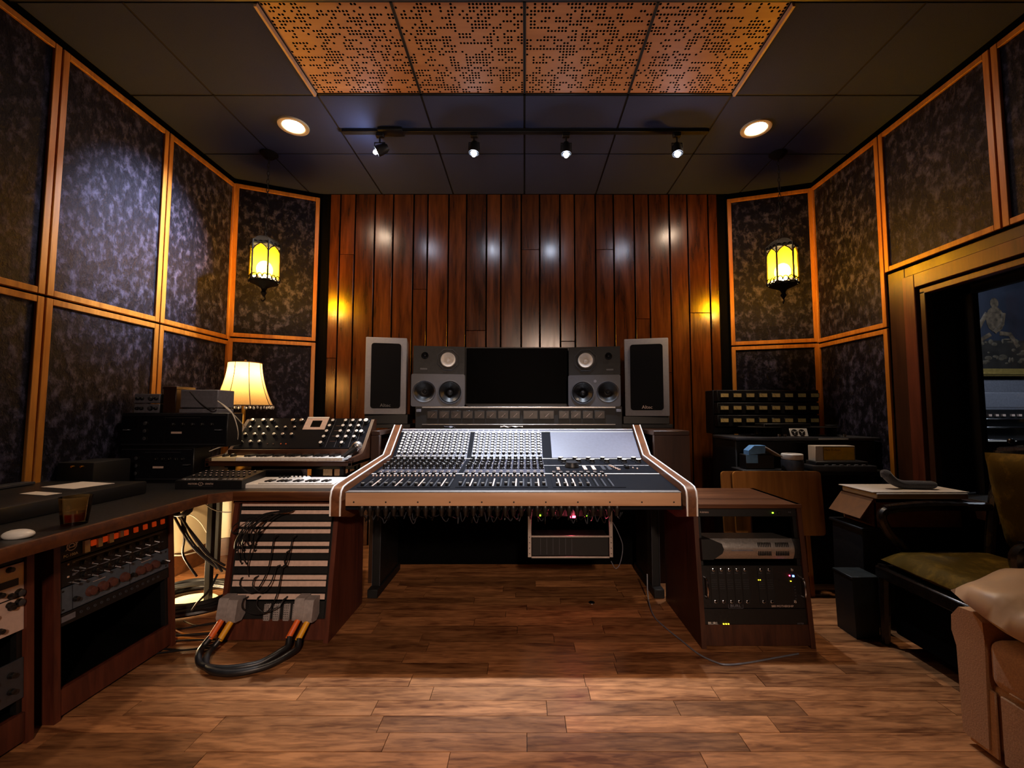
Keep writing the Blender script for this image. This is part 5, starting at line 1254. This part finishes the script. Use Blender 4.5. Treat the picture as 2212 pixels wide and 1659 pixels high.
# --- multitrack tape machine
YT = 2.80; YSH = 2.68; zdk = at(1700, 945, YT).z; x0, x1 = at(1592, 945, YT).x, at(1896, 945, YT).x
t = thing('tape_machine', 'large black multitrack tape machine by the right corner', 'tape machine', ((x0+x1)/2, YT, 0)); hw_ = (x1-x0)/2
zl = at(1740, 1017, 2.68).z
b = MB(); b.bb((-hw_, .02, 0), (hw_, .33, zdk-.02), M_BLK2, .006); b.build('cabinet', t)
b = MB(); b.bb((-hw_-.01, -.01, zdk-.02), (hw_+.01, .34, zdk), M_DGREY, .004, 2); dk = b.build('deck_plate', t)
b = MB(); b.bb((-hw_+.02, -.13, zl-.03), (hw_-.05, .02, zl), M_BLK2, .004); b.build('front_shelf', t)
b = MB(); b.bb((-hw_+.02, -.03, 0), (hw_-.05, .02, zl-.03), M_BLK2, .004); b.build('lower_front', t)
for k, px in enumerate((1640, 1760)):
    xk_ = at(px, 930, YT+.19).x-(x0+x1)/2
    b = MB(); b.lathe([(.0, .012), (.03, .012), (.03, .06), (.135, .06), (.135, .063), (.03, .064), (0, .066)], M_BLK2, 28, Matrix.Translation((xk_, .19, zdk))); b.build('reel', t)
b = MB(); b.bb((-.20, .14, zdk), (.12, .26, zdk+.085), M_BLK2, .004); hb_ = b.build('head_cover', t)
xz = at(1727, 931, YT+.06).x-(x0+x1)/2
b = MB(); b.M = Matrix.Translation((xz, .06, zdk)) @ Matrix.Rotation(R(-18), 4, 'X'); b.box((0, 0, .03), (.118, .006, .055), M_WHITE, .002); pnl = b.build('white_panel', t)
for s in (-1, 1):
    b = MB(); b.M = Matrix.Translation((xz, .06, zdk)) @ Matrix.Rotation(R(-18), 4, 'X'); b.cyl((-.006+s*.024, -.003, .03), (-.006+s*.024, -.006, .03), .021, M_BLK2, 20); b.cyl((-.006+s*.024, -.006, .03), (-.006+s*.024, -.007, .03), .005, M_WHITE, 10)
    for q in range(3):
        a_ = 2*PI*q/3+.4; b.cyl((-.006+s*.024+.012*math.cos(a_), -.006, .03+.012*math.sin(a_)), (-.006+s*.024+.012*math.cos(a_), -.0066, .03+.012*math.sin(a_)), .003, M_WHITE, 6)
    b.build('dial', pnl)
for x in (-hw_*.35, -.12, .27): b = MB(); b.cyl((x, .04, zdk), (x, .04, zdk+.02), .010, M_CHROME, 12); b.build('guide_roller', t)
b = MB(); b.cyl((.30, .2, zdk), (.30, .2, zdk+.07), .03, M_BLK2, 16); b.cyl((.30, .2, zdk+.07), (.30, .2, zdk+.074), .036, M_DGREY, 16); b.build('tension_arm', t)
xl_ = at(1829, 946, YT-.012).x-(x0+x1)/2; b = MB(); b.box((xl_-.085, -.0115, zdk-.009), (.19, .004, .006), M_WHITE); b.build('bright_edge', t)
# its meter housing
YV = 3.15; xa_, xb_ = at(1549, 890, YV).x, at(1771, 890, YV).x; zv0, zv1 = zdk-.02, at(1660, 842, YV).z
t = thing('meter_housing', 'black housing with three rows of small cream meters behind the tape machine', 'meter housing', ((xa_+xb_)/2, YV, 0)); w = xb_-xa_
b = MB(); b.bb((-w/2, .06, zdk+.002), (w/2, .2, zv1), M_BLK2, .004); b.bb((-w/2+.03, .06, 0), (-w/2+.09, .16, zdk+.01), M_BLK2); b.bb((w/2-.09, .06, 0), (w/2-.03, .16, zdk+.01), M_BLK2); b.build('housing', t)
M_VUDIM = [mat('cream meter face %d' % k, (int(176-13*k), int(146-12*k), int(92-8*k)), .5, emit=(200, 160, 90), es=.10-.010*k) for k in range(8)]  # faces darken stepwise along the row, light falloff put into the colour
for r_, py in enumerate((854, 881, 908)):
    zc_ = at(1660, py, YV).z
    b = MB(); b.bb((-w/2+.004, .0, zc_-.044), (w/2-.004, .062, zc_+.038), M_BLK2, .003); rw = b.build('meter_row', t)
    for k in range(8):
        x = at(1564.5+27.8*k, py, YV).x-(xa_+xb_)/2
        b = MB(); b.box((x, -.003, zc_), (.066, .006, .034), M_BLACK, .001)
        b.box((x, -.0066, zc_), (.056, .001, .026), M_VUDIM[k]); b.tube([(x, -.0075, zc_-.012), (x-.016, -.0075, zc_+.009)], .0006, M_INK, 4); b.build('level_meter', rw)
# --- things on its shelf
ysh = YT-.08
b_ = at(1650, 1000, YSH)
t = thing('tissue_box', 'blue and white open card box on the tape machine shelf', 'box', (at(1632, 990, YSH).x, YSH-.025, zl)); 
zz = at(1630, 962, YSH).z-zl
b = MB(); b.bb((-.07, 0, .012), (.10, .09, .10), M_BLACK, .004); b.bb((-.07, -.002, .05), (.0, .0, .10), M_BLUE); b.build('tray', t)
b = MB(); b.prism([(-.055, .10), (-.055, zz-.03), (-.02, zz), (.05, zz), (.045, .11)], -.003, .06, M_BLUE, 'y'); b.build('box_body', t)
b = MB(); b.M = Matrix.Translation((.045, .02, zz-.01)) @ Matrix.Rotation(R(30), 4, 'Y'); b.bb((0, -.025, 0), (.12, .05, .006), M_PAPER, .001); b.build('open_flap', t)
b = MB(); b.bb((-.11, -.03, 0), (.13, .12, .012), M_BLK2, .003); b.build('base', t)
xr_ = at(1712, 985, YSH).x; zr_ = at(1712, 992, YSH).z-zl
t = thing('tape_roll', 'round white tape roll on a dark tin on the tape machine shelf', 'tape roll', (xr_, YSH+.005, zl))
b = MB(); b.lathe([(0, 0), (.06, 0), (.062, zr_-.01), (.058, zr_), (0, zr_)], M_DGREY, 24); b.build('tin', t)
b = MB(); b.lathe([(.035, zr_), (.058, zr_), (.060, zr_+.004), (.060, zr_+.030), (.056, zr_+.034), (.040, zr_+.034), (.036, zr_+.028), (.035, zr_)], M_WHITE, 26); b.build('roll', t)
xd_ = at(1812, 1000, YSH).x
t = thing('tape_deck', 'flat grey equipment slab with small buttons on the tape machine shelf', 'device', (xd_, YSH-.035, zl))
b = MB(); b.bb((-.19, -.01, 0), (.20, .12, .035), M_DGREY, .004, 2); b.bb((-.15, .02, .035), (.17, .12, .058), M_DGREY, .003); b.build('body', t)
for k in range(6): b = MB(); b.box((-.10+.045*k, -.0, .038), (.02, .012, .008), M_GREYP, .001); b.build('button', t)
zx = at(1800, 985, YSH).z-zl
t = thing('tape_box', 'white box with a yellow handwritten label, lying on the flat grey slab', 'box', (xd_, YSH-.005, zl+.058)); hx = at(1800, 963, YSH).z-zl-.058
x0, x1 = at(1760, 975, YSH).x-xd_, at(1846, 975, YSH).x-xd_
b = MB(); b.bb((x0, 0, 0), (x1, .07, hx), M_WHITE, .002); b.build('box_body', t)
b = MB(); b.bb((x0+.047, -.001, .006), (x1-.004, 0, hx-.006), M_INK); b.bb((x0+.050, -.0016, .009), (x1-.007, -.0008, hx-.009), M_YLABEL); lb = b.build('label', t)
text('Ham D-dson', .017, M_INK, lb, (x0+.055, -.0018, hx-.030), name='handwriting', sx=1.1)
# --- open carton with a pale tray lid, and the grey wool thing on it
YC_ = 2.24; zt5 = at(2000, 1062, YC_).z
t = thing('pedestal', 'black draped stand under the open carton beside the armchair', 'stand', (1.99, 2.25, 0)); 
b = MB(); b.bb((-.26, 0, 0), (.24, .22, .47), M_BLK2, .01, 2); b.build('body', t); b = MB(); b.bb((-.27, -.01, .47), (.25, .23, .485), M_BLK2, .004); b.build('top', t)
x0, x1 = at(1846, 1060, YC_).x, at(2085, 1070, YC_).x
t = thing('open_carton', 'brown cardboard carton, flaps open, beside the tape machine and armchair', 'carton', ((x0+x1)/2, YC_, .485)); w = x1-x0; hC = zt5-.035-.485
b = MB(); b.bb((-w/2+.10, .0, 0), (w/2-.02, .006, hC-.02), M_CARD); b.bb((-w/2+.10, .22, 0), (w/2-.02, .226, hC), M_CARD); b.bb((-w/2+.10, 0, 0), (-w/2+.106, .226, hC), M_CARD); b.bb((w/2-.026, 0, 0), (w/2-.02, .226, hC), M_CARD); b.bb((-w/2+.10, 0, 0), (w/2-.02, .226, .004), M_CARD); b.build('walls', t)
b = MB(); b.prism([(-w/2+.10, hC-.002), (-w/2+.094, hC-.002), (-w/2+.02, hC-.10), (-w/2+.026, hC-.104)], .0, .225, M_CARD, 'y'); b.build('flap', t)
t = thing('tray_lid', 'pale board tray with rounded lip lying across the open carton', 'tray', ((x0+x1)/2+.02, YC_, zt5-.035))
b = MB(); b.bb((-w/2+.075, -.02, .0), (w/2-.02, .22, .032), M_PAPER, .008, 3); b.build('tray', t); b = MB(); b.bb((-w/2+.06, -.015, .032), (w/2-.012, .225, .036), M_PAPER, .001); b.build('top_sheet', t)
t = thing('grey_sock', 'dark grey woollen sock bent across the pale tray', 'sock', (0, 0, 0))
zt6 = zt5+.004; Ysk = 2.32
pts = [at(1905, 1018, Ysk), at(1913, 1024, Ysk), at(1928, 1038, Ysk), at(1948, 1048, Ysk), at(1975, 1050, Ysk-.01), at(2000, 1052, Ysk-.02), at(2014, 1052, Ysk-.02)]
mn = min(p.z for p in pts); 
b = MB(); b.tube(spline([(p.x, p.y, max(p.z, zt6+.020)) for p in pts], 4), [.010+.016*min(1, i/4) if i < 5 else (.024-.004*i/24) for i in range(25)], M_SOCK, 10); b.build('knitted_tube', t)
b = MB(); q = pts[-1]; b.sph((q.x, q.y, max(q.z, zt6+.020)), (.022, .020, .019), M_SOCK, 12, 8); b.build('toe', t)
# --- dark bin
p = atZ(1842, 1352, 0); xb_ = at(1842, 1300, 2.13).x
t = thing('waste_bin', 'dark teal upright bin on the floor below the carton', 'bin', (xb_, 2.115, 0)); hb2 = at(1870, 1247, 2.115).z
b = MB(); b.prism([(0, 0), (-.01, hb2), (.12, hb2), (.11, 0)], .0, .005, M_TEAL, 'y'); b.prism([(0, 0), (-.01, hb2), (-.005, hb2), (.005, 0)], .005, .12, M_TEAL, 'y'); b.prism([(.11, 0), (.12, hb2), (.115, hb2), (.105, 0)], .005, .12, M_TEAL, 'y'); b.prism([(0, 0), (-.01, hb2), (.12, hb2), (.11, 0)], .12, .125, M_TEAL, 'y'); b.bb((0, .0, 0), (.11, .12, .005), M_TEAL); b.build('shell', t)
b = MB(); b.bb((-.013, -.003, hb2-.008), (.123, .128-.0, hb2+.002), M_TEAL, .002); b.build('rim', t)

# --- armchair with olive upholstery, facing left and away
ac = Vector((1.93, 1.815, 0)); rzc = R(112)       # local +y is the chair's back, -y its front
MA = Matrix.Translation(ac) @ Matrix.Rotation(R(-90), 4, 'Z')
t = thing('armchair', 'wooden armchair with dark frame and worn olive velvet seat and back', 'armchair', M=MA)
zs_ = .42
def cushion(name, w, d, h, z, m, parent, nx=14, ny=14, sag=.02, Mx=None):
    bm_ = MB(); i_ = bm_.mi(m); T = Mx if Mx is not None else Matrix.Identity(4)
    rr = random.Random(3); top = []; bot = []
    for j in range(ny+1):
        rt, rb = [], []
        for i in range(nx+1):
            u, v = i/nx*2-1, j/ny*2-1
            e = (1-abs(u)**6)*(1-abs(v)**6)
            x, y = u*w/2*(1-.03*v*v), v*d/2*(1-.03*u*u)
            zt_ = z+h*(.35+.65*e**.5) - sag*max(0, 1-(u*u+v*v)*1.6) + rr.uniform(-.003, .003)
            rt.append(bm_.bm.verts.new(T @ Vector((x, y, zt_)))); rb.append(bm_.bm.verts.new(T @ Vector((x, y, z+h*.35*(1-e**.3)))))
        top.append(rt); bot.append(rb)
    for j in range(ny):
        for i in range(nx):
            for g, fl in ((top, 0), (bot, 1)):
                q = (g[j][i], g[j][i+1], g[j+1][i+1], g[j+1][i]); f = bm_.bm.faces.new(q[::-1] if fl else q); f.material_index = i_
    edge = [(0, i) for i in range(nx)] + [(j, nx) for j in range(ny)] + [(ny, i) for i in range(nx, 0, -1)] + [(j, 0) for j in range(ny, 0, -1)]
    for k in range(len(edge)):
        a, c = edge[k], edge[(k+1) % len(edge)]
        f = bm_.bm.faces.new((bot[a[0]][a[1]], bot[c[0]][c[1]], top[c[0]][c[1]], top[a[0]][a[1]])); f.material_index = i_
    return bm_.build(name, parent, ang=60)
# chair local: x across, y front(-) to back(+)
cushion('seat', .54, .52, .085, zs_-.065, M_OLIVE, t, sag=.025)
cushion('backrest', .50, .46, .07, 0, M_OLIVE, t, Mx=Matrix.Translation((0, .285, zs_+.245)) @ Matrix.Rotation(R(-80), 4, 'X') @ Matrix.Rotation(PI, 4, 'Y') @ Matrix.Translation((0, 0, -.03)), sag=0)
M_EBON = mat('black lacquered wood', (18, 13, 10), .28, spec=.6, var=.2)
b = MB(); b.bb((-.28, -.27, zs_-.12), (.28, .27, zs_-.066), M_EBON, .006); b.build('seat_rail', t)
b = MB(); b.bb((-.235, -.225, .06), (.235, .225, zs_-.12), M_VOID, .01); b.build('seat_shade_box', t)  # black box added to make the shade under the seat
for sx in (-1, 1):
    b = MB(); b.tube(spline([(sx*.26, -.25, 0), (sx*.255, -.245, zs_-.12), (sx*.255, -.24, zs_-.06)], 3), [.018, .02, .022, .024, .025, .026, .026], M_EBON, 8); b.build('leg', t)
    b = MB(); b.tube(spline([(sx*.26, .30, 0), (sx*.255, .26, zs_-.10), (sx*.262, .28, zs_+.10), (sx*.265, .35, zs_+.47)], 4), .022, M_EBON, 8); b.build('leg', t)
    b = MB(); b.tube(spline([(sx*.265, .30, zs_+.205), (sx*.285, .10, zs_+.205), (sx*.29, -.12, zs_+.195), (sx*.285, -.215, zs_+.17), (sx*.275, -.20, zs_+.09), (sx*.265, -.13, zs_-.0), (sx*.265, -.12, zs_-.08)], 5), .020, M_EBON, 8); b.build('arm', t)
    b = MB(); b.tube(spline([(sx*.29, -.20, zs_+.19), (sx*.29, 0, zs_+.215), (sx*.28, .18, zs_+.215)], 3), [.022, .026, .03, .03, .028, .026, .022], M_EBON, 8)
    for v in b.bm.verts: v.co.z = zs_+.208 + (v.co.z-zs_-.208)*.6
    b.build('arm_pad', t)
b = MB(); b.tube(spline([(-.265, .35, zs_+.47), (0, .365, zs_+.495), (.265, .35, zs_+.47)], 4), .02, M_EBON, 8); b.build('top_rail', t)
for x in (-.22, .22): b = MB(); b.sph((x, .355, zs_+.52), .014, M_EBON, 10, 8); b.build('knob', t)

# --- sofa
t = thing('sofa', 'beige slipcovered sofa with low rolled arm, cut by the lower right edge', 'sofa', (1.46, .30, 0))
# local: x away from the front (front face at x=0), y along the sofa, far arm at y 1.02..1.17
La = 1.19
b = MB(); b.bb((.0, -.9, .03), (.82, La-.02, .235), M_FABRIC, .02, 3); b.build('base', t)
b = MB(); 
b.prism([(La-.085, .03), (La-.005, .03), (La, .30), (La+.014, .345), (La+.012, .395), (La-.015, .432), (La-.06, .435), (La-.088, .415), (La-.092, .36)], -.018, .80, M_FABRIC); b.build('arm', t)
b = MB(); n_ = 18; cy, cz, rr_ = La-.040, .382, .050
b.lathe([(.0, .0), (rr_*.55, .004), (rr_*.9, -.001), (rr_, -.012)], M_FABRIC, 24, Matrix.Translation((-.012, cy, cz)) @ Matrix.Rotation(-PI/2, 4, 'Y')); b.build('arm_front', t)
b = MB(); b.bb((-.016, .37, .225), (.70, La-.088, .375), M_FABRIC, .035, 4); b.build('seat_cushion', t)
b = MB(); b.bb((-.016, -.5, .225), (.70, .365, .375), M_FABRIC, .035, 4); b.build('seat_cushion', t)
b = MB(); b.bb((.62, -.9, .2), (.86, La-.03, .78), M_FABRIC, .06, 4); b.build('backrest', t)
b = MB(); b.bb((-.012, -.9, .015), (-.004, La-.12, .215), M_FABRIC, .003); b.bb((-.012, La-.108, .015), (-.004, La-.02, .215), M_FABRIC, .003); b.build('skirt', t)
b = MB(); b.tube([(-.010, -.5, .238), (-.010, La-.15, .238)], .005, M_FABRIC, 6); b.build('piping', t)
# pillow resting on arm and seat
b = MB(); i_ = b.mi(M_SATIN); rr = random.Random(9); nx, ny = 22, 16; gt, gb = [], []
for j in range(ny+1):
    a_, c_ = [], []
    for i in range(nx+1):
        u, v = i/nx*2-1, j/ny*2-1
        e = max(0, (1-abs(u)**2.6)*(1-abs(v)**2.6))**.45
        fold = .010*math.sin(9*u+4*v+2*math.sin(3*v))*e**.5*(1-e*.5)
        x, y = u*.30*(1-.10*v*v), v*.18*(1-.12*u*u)
        a_.append(b.bm.verts.new((x, y, .085*e+fold*1.3))); c_.append(b.bm.verts.new((x, y, -.05*e+fold*.3)))
    gt.append(a_); gb.append(c_)
for j in range(ny):
    for i in range(nx):
        f = b.bm.faces.new((gt[j][i], gt[j][i+1], gt[j+1][i+1], gt[j+1][i])); f.material_index = i_
        f = b.bm.faces.new((gb[j][i], gb[j+1][i], gb[j+1][i+1], gb[j][i+1])); f.material_index = i_
bmesh.ops.remove_doubles(b.bm, verts=b.bm.verts[:], dist=.0008)
pl = thing('pillow', 'satin beige pillow slumped over the sofa arm', 'pillow', (1.69, 1.335, .475), (R(15), R(-5), R(6)))
b.build('cover', pl, ang=80)
